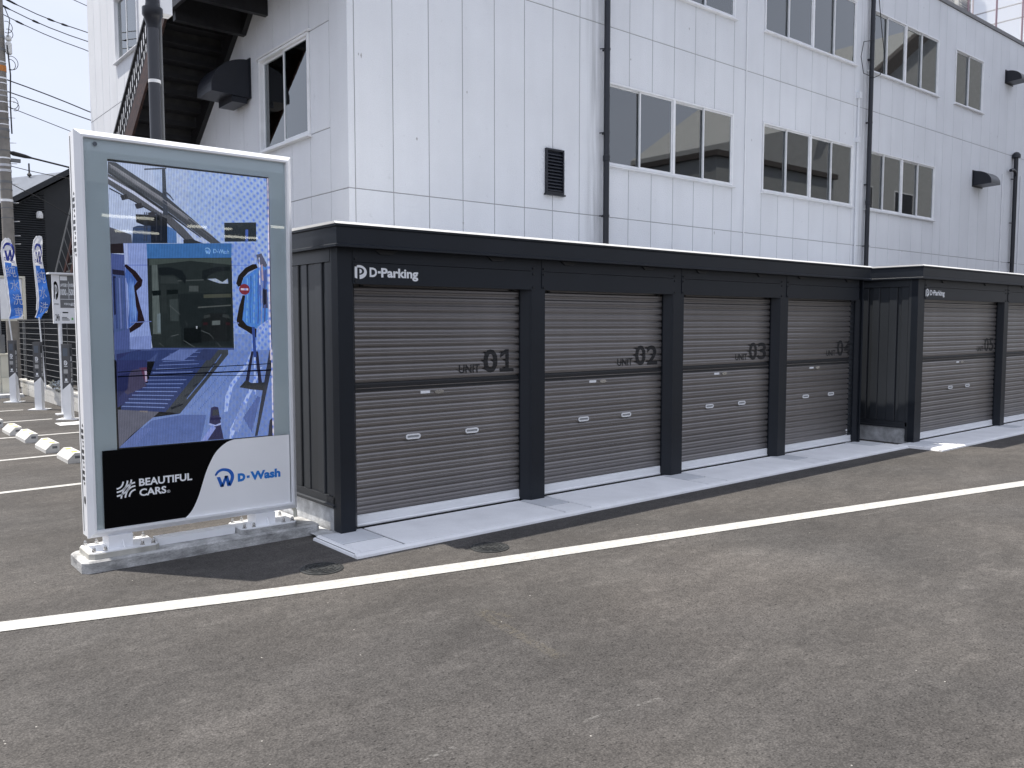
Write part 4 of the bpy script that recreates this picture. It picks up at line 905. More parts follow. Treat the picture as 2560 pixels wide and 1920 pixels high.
def garage(name, label, xa, xb, yp, ys, units, depth, logo, dz=0.0):
    """units: (x0, x1, number text or None)"""
    t = thing(name, label, 'storage unit', ((xa+xb)/2, yp, 0), 'dark steel storage unit rows')
    zr0, zr1 = 2.154+dz, 2.315+dz; yr = yp-.085
    ends = [xa]+[None]*(len(units)-1)+[xb]
    # pillars with chamfered edges
    for i in range(len(units)+1):
        if i == 0: a, b, fa, fb = xa, units[0][0], xa, units[0][0]-.045
        elif i == len(units): a, b, fa, fb = units[-1][1], xb, units[-1][1]+.05, xb
        else: a, b, fa, fb = units[i-1][1], units[i][0], units[i-1][1]+.05, units[i][0]-.045
        pr = [(a,ys-.012),(a,ys-.03),(fa,yp+.02),(fa+.012 if i else fa,yp),(fb-.012,yp),(fb,yp+.02),(b,ys-.03),(b,ys-.012)]
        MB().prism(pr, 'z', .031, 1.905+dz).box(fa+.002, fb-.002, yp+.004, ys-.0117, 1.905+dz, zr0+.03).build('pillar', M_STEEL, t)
    for i, (a, b, num) in enumerate(units):
        xl = a-.095 if i else xa+.12; xr = b+.10 if i < len(units)-1 else xb-.10
        if i == 0: xl = a-.055
        MB().box(xl, xr, yp-.002, yp+.035, 1.892+dz, 2.051+dz).build('header_board', M_STEEL, t)
        MB().box(xl, xr, yp+.001, yp+.035, 2.055+dz, zr0+.02).build('top_beam', M_STEEL, t)
        bo = MB()
        for x in (xl+.022, xr-.022):
            for z in (1.912, 2.028, 2.078): 
                bo.lathe((x, yp, z+dz), [(.0, 0)], 3) if False else bo.prism(arc(x, z+dz, .009, .009, 0, 300, 5), 'y', yp-.010, yp-.002)
        bo.build('bolt', M_BLACK, t, kind='stuff')
        for c in (.14, .80) if b-a < 2 else (.2, .75):
            x = a+(b-a)*c
            MB().prism([(x-.10,2.152+dz),(x-.055,2.120+dz),(x+.055,2.120+dz),(x+.10,2.152+dz)], 'y', yp-.012, yp).build('vent', M_BLACK, t)
        # the shutter
        y = ys
        sh = MB().box(a-.02, b+.02, y+.008, y+.03, .04, 1.98+dz).build('shutter', M_SLAT, t)
        me = slat_mesh(b-a, PL).mesh('slat', M_SLAT)
        for k in range(14): place('slat', me, sh, ((a+b)/2, y, Z_BAR+k*PL))
        me = slat_mesh(b-a, PU).mesh('slat', M_SLAT)
        for k in range(12): place('slat', me, sh, ((a+b)/2, y, Z_B1+k*PU))
        MB().box(a, b, y-.008, y+.004, Z_B0+.0005, Z_B0+.019).box(a, b, y-.012, y+.004, Z_B0+.033, Z_B1-.016).prism([(y-.006,Z_B1-.016),(y-.012,Z_B1-.022),(y+.004,Z_B1-.022),(y+.004,Z_B1-.0005)], 'x', a, b).build('lock_band', M_BLACK, sh)
        MB().prism([(y-.004,Z_B0+.019),(y-.011,Z_B0+.022),(y-.011,Z_B0+.028),(y-.004,Z_B0+.033)], 'x', a, b).build('lock_strip', M_SLAT, sh)
        MB().prism([(y-.014,.032),(y-.020,.040),(y-.020,.050),(y-.013,.056),(y-.013,.118),(y-.004,.1245),(y+.006,.1245),(y+.006,.032)], 'x', a, b).build('bottom_bar', M_ALU, sh)
        w = b-a; hx = (.32, .68) if w < 2 else (.40, .625)
        for f in hx: handle(a+w*f, .694, y, sh)
        cx = a+w*.40 if w < 2 else a+w*.49
        MB().box(cx-.055, cx+.035, y-.0135, y-.011, 1.034, 1.056).build('maker_label', M_LETTER, sh)
        MB().prism(arc(cx+.125, 1.043, .045, .017, 0, 345, 15), 'y', y-.018, y-.009).prism(arc(cx+.135, 1.043, .010, .008, 0, 330, 10), 'y', y-.022, y-.018).build('lock_plate', M_STAIN, sh)
        MB().box(a+.06, a+.085, y-.02, y-.004, 1.878+dz, 1.891+dz).box(b-.085, b-.06, y-.02, y-.004, 1.878+dz, 1.891+dz).build('stopper', M_BLACK, sh)
        if num:
            mb = MB(); r = b-.063
            unit_text(mb, 'UNIT', r-.594, r-.374, 1.181, 1.254, y, .022); unit_text(mb, num[0], r-.335, r-.180, 1.177, 1.377, y, .028); unit_text(mb, num[1], r-.160, r, 1.179, 1.375, y, .028)
            mb.build('unit_number', M_DECAL, sh)
    # side wall: alternating wide and narrow flutes, each strip its own panel
    for side, x in ((-1, xa), (1, xb)):
        yy = yp+.125; k = 0; y1 = yp+depth
        s = side
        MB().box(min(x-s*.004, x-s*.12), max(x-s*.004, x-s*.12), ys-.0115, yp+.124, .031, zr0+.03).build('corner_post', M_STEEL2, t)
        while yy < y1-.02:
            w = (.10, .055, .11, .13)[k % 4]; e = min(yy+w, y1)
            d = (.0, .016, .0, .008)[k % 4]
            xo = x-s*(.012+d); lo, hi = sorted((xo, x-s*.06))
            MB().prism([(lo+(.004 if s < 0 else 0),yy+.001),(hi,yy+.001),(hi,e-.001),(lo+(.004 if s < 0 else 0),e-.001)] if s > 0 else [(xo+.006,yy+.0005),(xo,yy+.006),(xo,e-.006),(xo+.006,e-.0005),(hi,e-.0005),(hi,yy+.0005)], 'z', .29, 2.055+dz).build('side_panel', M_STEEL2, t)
            yy = e; k += 1
        lo, hi = sorted((x-s*.002, x-s*.06))
        MB().box(lo, hi, yp+.125, y1, 2.058+dz, zr0+.03).build('side_beam', M_STEEL2, t)
        MB().prism([(x+s*.012,.205),(x+s*.012,.225),(x-s*.004,.232),(x-s*.004,.287),(x-s*.06,.287),(x-s*.06,.205)], 'y', yp+.10, y1).build('sill_rail', M_STEEL2, t)
        lo, hi = sorted((x-s*.02, x-s*.15))
        MB().box(lo, hi, yp+.10, y1, .0, .203).build('footing', M_CONC, t)
    MB().box(xa+.02, xb-.02, yp+depth-.05, yp+depth-.001, .03, zr0+.03).build('back_wall', M_STEEL2, t)
    # fascia round the flat roof
    o = .055
    prof = [(.0,0),(.0,.016),(.012,.024),(.012,.140),(.0,.148),(.0,.162),(.05,.162),(.05,0)]
    x0, x1, y0, y1 = xa-o, xb+o, yr, yp+depth
    F = MB(); k = len(prof)
    for ins, h in prof:
        for p in ((x0+ins,y1),(x0+ins,y0+ins),(x1-ins,y0+ins),(x1-ins,y1)): F.v.append((p[0], p[1], zr0+h))
    for i in range(k):
        for j in range(3): F.f.append([i*4+j, i*4+j+1, ((i+1)%k)*4+j+1, ((i+1)%k)*4+j]); F.mi.append(0)
    F.build('fascia', M_STEEL, t)
    MB().prism([(y0-.004,zr1+.002),(y0+.016,zr1+.020),(y1,zr1+.034),(y1,zr1+.002)], 'x', x0-.004, x1+.004).build('roof_sheet', M_ROOFW, t)
    MB().box(x0+.06, x1-.06, y0+.055, y1, zr0+.012, zr0+.03).build('soffit', M_STEEL, t)
    # white lettering on the first header
    a = units[0][0]; y = yp-.0035
    fn = lambda X, Z: (X, y, Z)
    mb = MB(); park_logo(mb, a-.040, a+.062, 1.929+dz, 2.032+dz, fn); mb.build('parking_logo', M_LETTER, t)
    mb = MB()
    add_text(mb, 'D', a+.086, a+.150, 1.947+dz, 2.018+dz, y, .035); add_text(mb, '-', a+.157, a+.183, 1.976+dz, 1.993+dz, y, .0)
    add_text(mb, 'P', a+.186, a+.243, 1.947+dz, 2.018+dz, y, .035); add_text(mb, 'arking', a+.240, a+.520, 1.926+dz, 2.019+dz, y, .035)
    mb.build('brand_lettering', M_LETTER, t)
    return t
garage('storage_garage', 'long dark steel row of four roller shutter units with white D-Parking lettering beside the sign', 2.985, 10.60, 5.59, 5.70,
       [(3.165,4.805,'01'),(5.08,6.72,'02'),(7.005,8.645,'03'),(8.925,10.565,'04')], 4.3, True)
garage('storage_garage', 'second dark steel shutter unit row with unit 05, cut off by the right edge', 11.10, 19.80, 5.10, 5.20,
       [(11.34,13.87,'05'),(14.14,16.67,None),(16.94,19.47,None)], 4.8, True, .018)

# ------------------------------------------------------------------ the display sign
X0, X1, Z0, Z1, YG = 1.334, 2.797, .198, 2.827, 5.93
sg = thing('display_sign', 'tall white LED display sign showing a car wash above a black and white panel', 'sign', ((X0+X1)/2, 6.0, 0))
MB().ring(X0, X1, Z0, Z1, [(0,YG+.03),(0,YG+.008),(.034,YG-.027),(.048,YG-.027),(.0505,YG-.004),(.0505,YG+.03)]).build('bezel', M_WHITE, sg)
cs = MB().box(X0+.004, X1-.004, YG+.0305, 6.085, Z0+.004, Z1-.004).build('casing', M_WHITE, sg)
# ring of trim on the side
vt = MB()
def slot(z, h, w, tri=0):
    y = 5.993; x = X0+.0035
    if tri == 0: vt.prism([(y-w/2,z-h/2),(y+w/2,z-h/2),(y+w/2,z+h/2),(y-w/2,z+h/2)], 'x', x-.0012, x+.0006)
    else: vt.prism([(y-w/2,z-tri*h/2),(y+w/2,z-tri*h/2),(y,z+tri*h/2)], 'x', x-.0012, x+.0006)
for base in (2.431, 2.289, 2.150, .939, .804, .666):
    slot(base, .018, .034, 1); slot(base-.039, .024, .070); slot(base-.079, .024, .070); slot(base-.113, .018, .034, -1)
vt.build('vent_slot', M_BLACK, cs)
MB().prism(arc(5.993, .444, .016, .026, 0, 345, 20), 'x', X0+.0005, X0+.006).build('key_hole', M_BLACK, cs)
MB().box(X0+.001, X0+.0055, 5.945, 5.951, Z0+.03, Z1-.03).box(X0+.001, X0+.0055, 6.043, 6.047, Z0+.03, Z1-.03).build('seam', M_MGREY, cs)
MB().box(X0+.002, X0+.0055, 5.96, 5.995, .222, .27).build('rating_plate', M_ALU, cs)
# painted border behind the glass, screen, cover glass
sx0, sx1, sz0, sz1 = 1.531, 2.629, .70, 2.664
B = MB(); y = YG+.012
B.add([(X0+.05,y,Z0+.05),(X1-.05,y,Z0+.05),(X1-.05,y,Z1-.05),(X0+.05,y,Z1-.05),(sx0,y,sz0),(sx1,y,sz0),(sx1,y,sz1),(sx0,y,sz1)], [(0,1,5,4),(1,2,6,5),(2,3,7,6),(3,0,4,7)])
B.build('border', M_TEAL, sg)
scr = MB().box(sx0+.001, sx1-.001, YG+.0250, YG+.029, sz0+.001, sz1-.001).build('screen', M_BLACK, sg)
SC = MB(); cols = []
lo = YG+.0245
for i, (c, P) in enumerate(SCREEN):
    y = lo-.0001*i
    P = [(min(max(px, sx0+.002), sx1-.002), min(max(pz, sz0+.002), sz1-.002)) for px, pz in P]
    SC.add([(px, y, pz) for px, pz in P], [list(range(len(P)))]); cols.append(c)
yk = lo-.0001*(len(SCREEN)-1); k = len(cols)
def extra(c, fn):
    global yk
    m = len(SC.f); yk -= .0001; fn(SC, yk); cols.extend([c]*(len(SC.f)-m))
extra((142,44,58), lambda s, y: s.add([(p[0], y, p[1]) for p in arc(2.4242,1.8448,.0388,.0388,0,348,29)], [list(range(30))]))
extra((214,190,214), lambda s, y: s.add([(2.397,y,1.838),(2.452,y,1.838),(2.452,y,1.852),(2.397,y,1.852)], [(0,1,2,3)]))
extra((112,172,238), lambda s, y: wash_logo(s, 2.145, 2.185, 2.085, 2.128, lambda a, b: (a, y, b)))
extra((112,172,238), lambda s, y: add_text(s, 'D-Wash', 2.205, 2.318, 2.092, 2.122, y, .02))
# moulded stripe of each LED seam is only in the material
me = SC.mesh('screen_image', M_SCREEN, WL[scr.name])
at = me.attributes.new('pix', 'FLOAT_COLOR', 'FACE')
at.data.foreach_set('color', [v for c in cols for v in (*(max(.002, lin(k*.68+.32*sum(c)/3)/1.22-.007) for k in c), 1.0)])
place('screen_image', me, scr, WL[scr.name])
MB().box(X0+.0515, X1-.0515, YG, YG+.004, Z0+.0515, Z1-.0515).build('cover_glass', M_COVER, sg)
MB().tube([(1.457,YG-.003,2.746),(1.457,YG+.001,2.746)], .0135, 16).build('sensor', mat('sensor_grey', (.10,.12,.15), .3), sg)
# lower panel, black flowing into white
px0, px1, pz0, pz1 = 1.434, 2.738, .236, .766
curve = [(2.314,.766),(2.265,.752),(2.217,.721),(2.174,.678),(2.138,.617),(2.107,.55),(2.076,.46),(2.051,.388),(2.02,.322),(1.991,.279),(1.95,.244),(1.905,.236)]
cv = [tuple(p) for p in catmull(curve, 4)]
cv = [(a, min(max(b, pz0), pz1)) for a, b in cv]
pn = MB().box(px0, px1, YG-.006, YG-.0005, pz0, pz1).build('brand_panel', M_BOARDK, sg)
mb = MB()
for (a, b), (c, d) in zip(cv, cv[1:]):
    if b-d > 1e-5: mb.add([(a,YG-.0072,b),(c,YG-.0072,d),(px1,YG-.0072,d),(px1,YG-.0072,b)], [(0,1,2,3)])
mb.build('white_field', M_BOARDW, pn)
y = YG-.0082; fn = lambda a, b: (a, y, b)
mb = MB()
add_text(mb, 'BEAUTIFUL', 1.656, 2.009, .5065, .5585, y, .03); add_text(mb, 'CARS', 1.656, 1.832, .438, .4885, y, .03); add_text(mb, '®', 1.837, 1.858, .438, .459, y, 0)
mb.build('lettering', M_LETTER, pn)
mb = MB(); ax, az, aw, ah = 1.513, .438, .119, .120
U = lambda u, v: (ax+aw*u, y, az+ah*v)
# crossing bundles of three curved bars
w0, h0 = 230, 230
def tr(p): return ((p[0]-148)/w0, (1200-p[1]-(0))/h0)
for P in ([(232,985),(222,1062),(150,1070)], [(285,977),(268,1105),(150,1113)], [(332,970),(300,1150),(150,1163)],
          [(375,1012),(228,1030),(200,1200)], [(378,1057),(272,1060),(250,1195)], [(378,1105),(312,1112),(300,1188)]):
    P = [tr(p) for p in P]; add_stroke(mb, bez(*P, 12), .088, U)
mb.build('arc_logo', M_LETTER, pn)
mb = MB(); wash_logo(mb, 2.168, 2.307, .432, .564, fn); mb.build('wash_logo', M_LOGO, pn)
mb = MB(); add_text(mb, 'D', 2.335, 2.392, .4545, .515, y, .08); mb.add([(2.402,y,.474),(2.424,y,.4745),(2.424,y,.4925),(2.402,y,.492)], [(0,1,2,3)]); add_text(mb, 'Wash', 2.430, 2.662, .4535, .519, y, .048)
mb.build('lettering', M_LOGO2, pn)
# feet
for xa, xb in ((1.315, 1.755), (2.32, 2.76)):
    xm = (xa+xb)/2
    MB().prism([(xa+.03,5.83),(xb-.03,5.83),(xb,5.86),(xb,6.10),(xb-.03,6.13),(xa+.03,6.13),(xa,6.10),(xa,5.86)], 'z', .0785, .112).build('grout_pad', M_CREAM if xa < 2 else M_OLDC, sg)
    f = MB().prism([(xa+.03,5.838),(xb-.03,5.838),(xb-.006,5.864),(xb-.006,6.096),(xb-.03,6.122),(xa+.03,6.122),(xa+.006,6.096),(xa+.006,5.864)], 'z', .1125, .1195).build('base_plate', M_WHITE, sg)
    MB().box(xm-.085, xm+.065, 5.90, 6.06, .1195, Z0+.003).build('stub_leg', M_WHITE, f)
    MB().prism([(5.85,.1195),(5.899,.1195),(5.899,.17)], 'x', xm-.004, xm+.004).build('gusset', M_WHITE, f)
    for yb in (5.868, 6.092):
        for xo in (-.185, -.115, .115, .185):
            MB().lathe((xm+xo,yb,.1195), [(.016,0),(.016,.004),(.0125,.0045),(.0125,.017),(.010,.019),(.0095,.026),(.006,.032),(.001,.034)], 8).build('anchor_bolt', M_STAIN, f)
MB().box(1.765, 2.31, 5.93, 6.03, .0785, .128).build('cable_duct', M_WHITE, sg)
MB().tube([(2.78,5.99,.20),(2.80,5.98,.17),(2.80,5.97,.12)], .016, 8).build('conduit', M_BEIGE, sg)
MB().box(X1-.003, X1+.012, 5.99, 6.03, .42, .56).build('latch', M_WHITE, sg)

pt = MB()
x0, x1, y0, y1, h = 1.266, 2.925, 5.80, 6.16, .078; c = .035
o0 = [(x0+c,y0),(x1-c,y0),(x1,y0+c),(x1,y1-c),(x1-c,y1),(x0+c,y1),(x0,y1-c),(x0,y0+c)]; b = .012
o1 = [(x0+c+b*.4,y0+b),(x1-c-b*.4,y0+b),(x1-b,y0+c+b*.4),(x1-b,y1-c-b*.4),(x1-c-b*.4,y1-b),(x0+c+b*.4,y1-b),(x0+b,y1-c-b*.4),(x0+b,y0+c+b*.4)]
pt.add([(*p,0) for p in o0]+[(*p,h-b) for p in o0]+[(*p,h) for p in o1], [list(range(16,24))]+[(i,(i+1)%8,8+(i+1)%8,8+i) for i in range(8)]+[(8+i,8+(i+1)%8,16+(i+1)%8,16+i) for i in range(8)])
tagged(pt.build('sign_plinth', M_OLDC, None, (2.09,5.98,0)), 'low rough concrete plinth with cut corners carrying the display sign', 'plinth')
# ------------------------------------------------------------------ parking bays on the left
def wheel_stop(x, y0, y1, label, w=.155):
    t = thing('wheel_stop', label, 'wheel stop', (x+w/2, (y0+y1)/2, 0), 'concrete wheel stops in a row')
    pr = [(x,0),(x,.045),(x+.075,.118),(x+w,.118),(x+w,0)]
    MB().prism(pr, 'y', y0, y1).build('body', M_CONC2, t)
    mb = MB(); n = Vector((-.073, .075)).normalized()
    for k in range(4):
        s = .14+k*.2; p = Vector((x+.075*s, .045+.073*s)); q = Vector((x+.075*(s+.07), .045+.073*(s+.07)))
        mb.prism([tuple(p), tuple(q), tuple(q+n*.004), tuple(p+n*.004)], 'y', y0+.05, y1-.05)
    mb.build('grip_rib', M_CONC2, t)
    for yy in (y0+.12, y1-.14): MB().prism([(x+.070,.116),(x+w-.03,.1185),(x+w-.03,.1205),(x+.068,.1185)], 'y', yy-.05, yy+.05).build('yellow_mark', M_YEL, t)
    MB().box(x+.075, x+.13, y0-.0015, y0+.01, .055, .085).build('lifting_slot', M_MGREY, t)
    return t
M_CONC2 = mat('pale_precast', (.62,.61,.58), .8, vary=.1, vscale=10, bump=.2, bscale=70)
M_YEL = mat('yellow_reflector', (.62,.48,.10), .5)
for x, a, b, l in ((2.195,10.58,11.14,'pale concrete wheel stop nearest the sign, its right end hidden by it'),(2.165,11.60,12.24,'pale concrete wheel stop second from the sign'),
                   (2.145,12.78,13.46,'pale concrete wheel stop third from the sign, crossing a white bay line'),(2.12,13.75,14.36,'pale concrete wheel stop fourth from the sign'),
                   (2.07,14.95,15.6,'pale concrete wheel stop cut off by the left edge of the view')):
    wheel_stop(x, a, b, l)
def bollard(x, y, rz, label):
    t = thing('pay_bollard', label, 'parking bollard', (x, y, 0), 'parking payment bollards along the block wall')
    R = Matrix.Rotation(rz, 4, 'Z'); P = lambda a, b, z: tuple(R @ Vector((a, b, 0))+Vector((x, y, z)))
    h = .062; c = [(-h,-h),(h,-h),(h,h),(-h,h)]; top = 1.245
    zs = [.50,.60,.50,.60] if False else [.50,.61,.50,.61]
    # chevron joint: the edge towards the viewer is high, the next edges low
    low = MB().add([P(*q,.012) for q in c]+[P(*q,z) for q, z in zip(c, zs)], [(0,1,5,4),(1,2,6,5),(2,3,7,6),(3,0,4,7)]); low.build('lower_column', M_WHITE, t)
    up = MB().add([P(*q,z+.001) for q, z in zip(c, zs)]+[P(*q,top) for q in c], [(0,1,5,4),(1,2,6,5),(2,3,7,6),(3,0,4,7),(4,5,6,7)]); up.build('upper_column', M_BOLG, t)
    MB().add([P(a*1.02,b*1.02,z) for z in (top+.001, top+.014) for a, b in c], [(0,3,2,1),(4,5,6,7),(0,1,5,4),(1,2,6,5),(2,3,7,6),(3,0,4,7)]).build('cap', M_BOLG, t)
    k = 2.3
    MB().add([P(a*k*1.15,b*k*.85,z) for z in (0, .012) for a, b in c], [(0,3,2,1),(4,5,6,7),(0,1,5,4),(1,2,6,5),(2,3,7,6),(3,0,4,7)]).build('foot_plate', M_WHITE, t)
    faces = ((lambda u, z: P(-h+2*h*u, -h-.0015, z)), (lambda u, z: P(h+.0015, -h+2*h*u, z)))
    scr_ = MB(); let = MB(); prt = MB(); cam_ = MB()
    for i, F in enumerate(faces):
        q = lambda m, u0, u1, z0, z1: m.add([F(u0,z0),F(u1,z0),F(u1,z1),F(u0,z1)], [(0,1,2,3)])
        q(scr_ if i == 0 else cam_, .2, .78, 1.06, 1.19)
        park_logo(let, .30, .72, .905 if i == 0 else .97, .985 if i == 0 else 1.05, F)
        if i == 0:
            q(let, .3,.72,.885,.895); q(prt, .22,.74,.77,.84); q(cam_, .42,.58,.715,.745)
        else:
            q(prt,.4,.7,.87,.94); q(prt,.3,.78,.79,.86); q(prt,.3,.78,.71,.78)
        q(let,.36,.64,.645,.685); q(let,.26,.76,.622,.634)
    scr_.build('reader_window', mat('reader_blue', (.10,.12,.15), .3), t); cam_.build('camera_window', M_BLACK, t); let.build('white_print', M_LETTER, t, kind='stuff'); prt.build('grey_print', mat('pale_grey_print', (.38,.38,.38), .6), t, kind='stuff')
    return t
RZ = math.radians(-33)
bollard(3.275, 15.56, RZ, 'grey and white payment bollard closest to the display sign, before the price board post')
bollard(3.235, 17.68, RZ, 'grey and white payment bollard between the two others, below the second flag')
bollard(3.150, 19.70, RZ, 'grey and white payment bollard furthest left, beside the beige cabinet')

def feather(name, label, Lp, Rp, y, base, pole_top, kanji, logo, txt, whiteline):
    t = thing(name, label, 'flag', (base[0], y, base[2]), 'blue and white feather flags')
    def resample(P, n):
        P = [Vector(p) for p in catmull(P, 6)]; d = [0]
        for a, b in zip(P, P[1:]): d.append(d[-1]+(b-a).length)
        o = []
        for i in range(n):
            s = d[-1]*i/(n-1); k = max(j for j in range(len(d)) if d[j] <= s+1e-9); k = min(k, len(P)-2)
            f = (s-d[k])/(d[k+1]-d[k]+1e-9); o.append(P[k].lerp(P[k+1], f))
        return o
    n, m = 34, 9; A = resample(Lp, n); Bq = resample(Rp, n)
    top = MB(); 
    def Y(u, i): return y+.05*math.sin(i*.55+u*2.5)*u+.012*math.sin(i*1.7+u*5)
    grid = [[None]*m for _ in range(n)]
    for i in range(n):
        for j in range(m):
            u = j/(m-1); p = A[i].lerp(Bq[i], u); grid[i][j] = (p.x, Y(u, i), p.y)
    for i in range(n):
        for j in range(m): top.v.append(grid[i][j])
    for i in range(n-1):
        for j in range(m-1):
            c = grid[i][j]; wl_ = whiteline[0][1]+(whiteline[1][1]-whiteline[0][1])*(c[0]-whiteline[0][0])/(whiteline[1][0]-whiteline[0][0])
            top.f.append([i*m+j, i*m+j+1, (i+1)*m+j+1, (i+1)*m+j]); top.mi.append(0 if (c[2] > wl_ or j == 0) else 1)
    fl = top.build('banner', [M_WHITEF, M_BLUEF], t, smooth=True)
    def near(x, z):
        best = min(((abs(q[0]-x)+abs(q[2]-z), q[1]) for r in grid for q in r)); return best[1]
    fn = lambda a, b: (a, near(a, b)-.012, b)
    mb = MB()
    for ch, cx, cz, w, h, lean in kanji:
        vs, fs = text_geo(ch, .0); w *= .82; h *= .80
        mb.add([fn(cx-w/2+w*u-lean*(v-.5)*h, cz-h/2+h*v) for u, v in vs], fs)
    mb.build('white_lettering', M_WHITEF, fl)
    mb = MB(); wash_logo(mb, logo[0]-logo[2]/2, logo[0]+logo[2]/2, logo[1]-logo[3]/2, logo[1]+logo[3]/2, fn); mb.build('round_logo', M_NAVY, fl)
    mb = MB(); vs, fs = text_geo('D-Wash', .015); mb.add([fn(txt[0]-txt[2]/2+txt[2]*u, txt[1]-txt[3]/2+txt[3]*v-.25*(u-.5)*txt[2]) for u, v in vs], fs); mb.build('lettering', M_NAVY, fl)
    MB().tube([base, pole_top], .013, 8).build('flagpole', M_WHITE, t)
    MB().tube([(Lp[0][0]-.0, y, Lp[0][1])]+[(p.x-.006, y, p.y) for p in A[2::4]], .012, 6).build('hem_rod', M_WHITE, t)
F1L=[(3.198,3.358),(3.15,3.303),(3.114,3.197),(3.114,3.02),(3.132,2.814),(3.164,2.459),(3.189,2.087),(3.204,1.863),(3.18,1.683)]
F1R=[(3.25,3.368),(3.285,3.333),(3.297,3.238),(3.348,3.017),(3.38,2.825),(3.389,2.616),(3.408,2.391),(3.442,2.167),(3.441,1.865),(3.406,1.736),(3.266,1.698)]
F2L=[(3.452,3.277),(3.406,3.192),(3.382,3.052),(3.379,2.886),(3.393,2.679),(3.408,2.402),(3.42,2.054),(3.402,1.845),(3.358,1.719)]
F2R=[(3.496,3.294),(3.541,3.272),(3.531,3.06),(3.545,2.741),(3.573,2.477),(3.61,2.296),(3.637,2.086),(3.589,1.889),(3.51,1.776),(3.469,1.684)]
feather('feather_flag', 'blue and white feather flag with four white characters, leftmost of the two flags', F1L, F1R, 20.2, (3.33,20.2,.0), (3.19,20.2,1.75),
        [('純',3.262,2.68,.20,.30,.1),('水',3.318,2.39,.19,.29,.1),('洗',3.362,2.10,.20,.28,.1),('車',3.372,1.83,.18,.25,.1)], (3.237,3.08,.20,.38), (3.25,2.91,.20,.07), ((3.154,2.889),(3.38,2.822)))
feather('feather_flag', 'narrow wind twisted blue and white feather flag above the middle bollard', F2L, F2R, 18.5, (3.50,18.5,.31), (3.433,18.5,1.72),
        [('純',3.490,2.50,.16,.30,.1),('水',3.520,2.20,.15,.28,.1),('洗',3.520,1.91,.16,.26,-.1)], (3.460,2.96,.12,.36), (3.462,2.79,.12,.07), ((3.396,2.756),(3.549,2.686)))

pb = thing('price_board', 'white parking price board with small hood and post, partly behind the display sign', 'price board', (3.5, 16.4, 0))
y = 16.4; fn = lambda a, b: (a, y-.003, b)
MB().box(3.265, 4.16, y, y+.05, 1.60, 2.45).build('panel', M_BOARDW, pb)
MB().prism([(3.20,2.452),(3.20,2.478),(4.22,2.478),(4.22,2.452)], 'y', y-.10, y+.12).build('hood', M_WHITE, pb)
dk = MB().box(3.381, 4.12, y-.004, y-.0005, 1.872, 2.435).build('dark_field', M_MGREY, pb)
q = MB(); yy = y-.0055
for a, b, c, d in ((3.385,4.115,2.018,2.026),(3.517,3.523,2.03,2.33),(3.388,3.50,2.35,2.42)): q.box(a,b,yy-.0004,yy,c,d)
add_text(q,'1000',3.386,3.478,2.09,2.20,yy,.02); add_text(q,'円',3.482,3.508,2.09,2.13,yy,.02); add_text(q,'500',3.528,3.60,2.09,2.20,yy,.02); add_text(q,'円',3.605,3.63,2.09,2.13,yy,.02)
add_text(q,'24時間最大',3.388,3.508,2.235,2.30,yy,.01); add_text(q,'夜間最大',3.528,3.63,2.235,2.30,yy,.01); add_text(q,'時間料金',3.44,3.53,1.92,1.96,yy,.01); add_text(q,'60分/200円',3.54,3.80,1.90,1.975,yy,.02)
q.build('white_print', M_LETTER, dk, kind='stuff')
q = MB(); park_logo(q, 3.288, 3.358, 2.01, 2.33, fn); add_text(q,'D-Parking',3.286,3.362,1.92,1.95,y-.003,.02); add_text(q,'24h',3.297,3.362,1.65,1.765,y-.003,.01)
for i in range(3): q.box(3.40, 3.52-.02*i, y-.0034, y-.003, 1.655+i*.022, 1.665+i*.022)
q.box(3.41, 3.50, y-.0034, y-.003, 1.78, 1.80); q.build('black_print', M_BOARDK, pb, kind='stuff')
MB().box(3.551, 3.575, y-.004, y-.0005, 1.66, 1.70).build('green_mark', M_GREEN, pb)
MB().tube([(3.37,16.43,.0),(3.37,16.43,1.60)], .030, 14).build('post', M_WHITE, pb, smooth=True)
MB().tube([(4.05,16.43,.0),(4.05,16.43,1.60)], .030, 14).build('post', M_WHITE, pb, smooth=True)
MB().box(3.26, 3.48, 16.32, 16.54, 0, .02).build('foot_plate', M_WHITE, pb)

bw = thing('block_wall', 'low pale concrete block wall behind the payment bollards', 'wall', (3.72, 19, 0))
bm_ = MB().box(-.0585, .0585, -.1965, .1965, 0, .146).mesh('block', M_BLOCK)
for r_ in range(2):
    for k in range(18): place('block', bm_, bw, (3.725, 14.9+k*.4+(.2 if r_ else 0), .002+r_*.15))
MB().box(3.655, 3.795, 14.6, 22.2, .300, .335).build('coping', M_BLOCK, bw)
MB().box(3.68, 3.77, 14.7, 22.1, 0, .299).build('mortar', M_CONC, bw)
wf = thing('mesh_fence', 'black wire mesh fence with posts standing on the low block wall', 'fence', (3.72, 19, .335))
for k in range(5): MB().box(3.695, 3.745, 13.42+k*2.0, 13.48+k*2.0, .336 if k else 0, 1.68).build('post', M_BLACK, wf)
for k in range(11): MB().tube([(3.70,13.4,.42+k*.12),(3.70,22.2,.42+k*.12)], .006, 5).build('wire', M_MGREY, wf)
mb = MB()
for k in range(176): mb.tube([(3.705,13.4+k*.05,.38),(3.705,13.4+k*.05,1.66)], .0018, 3, False)
mb.build('wire_mesh', M_BLACK, wf, kind='stuff'); MB().box(3.69, 3.75, 13.4, 22.3, 1.66, 1.69).build('top_rail', M_BLACK, wf)
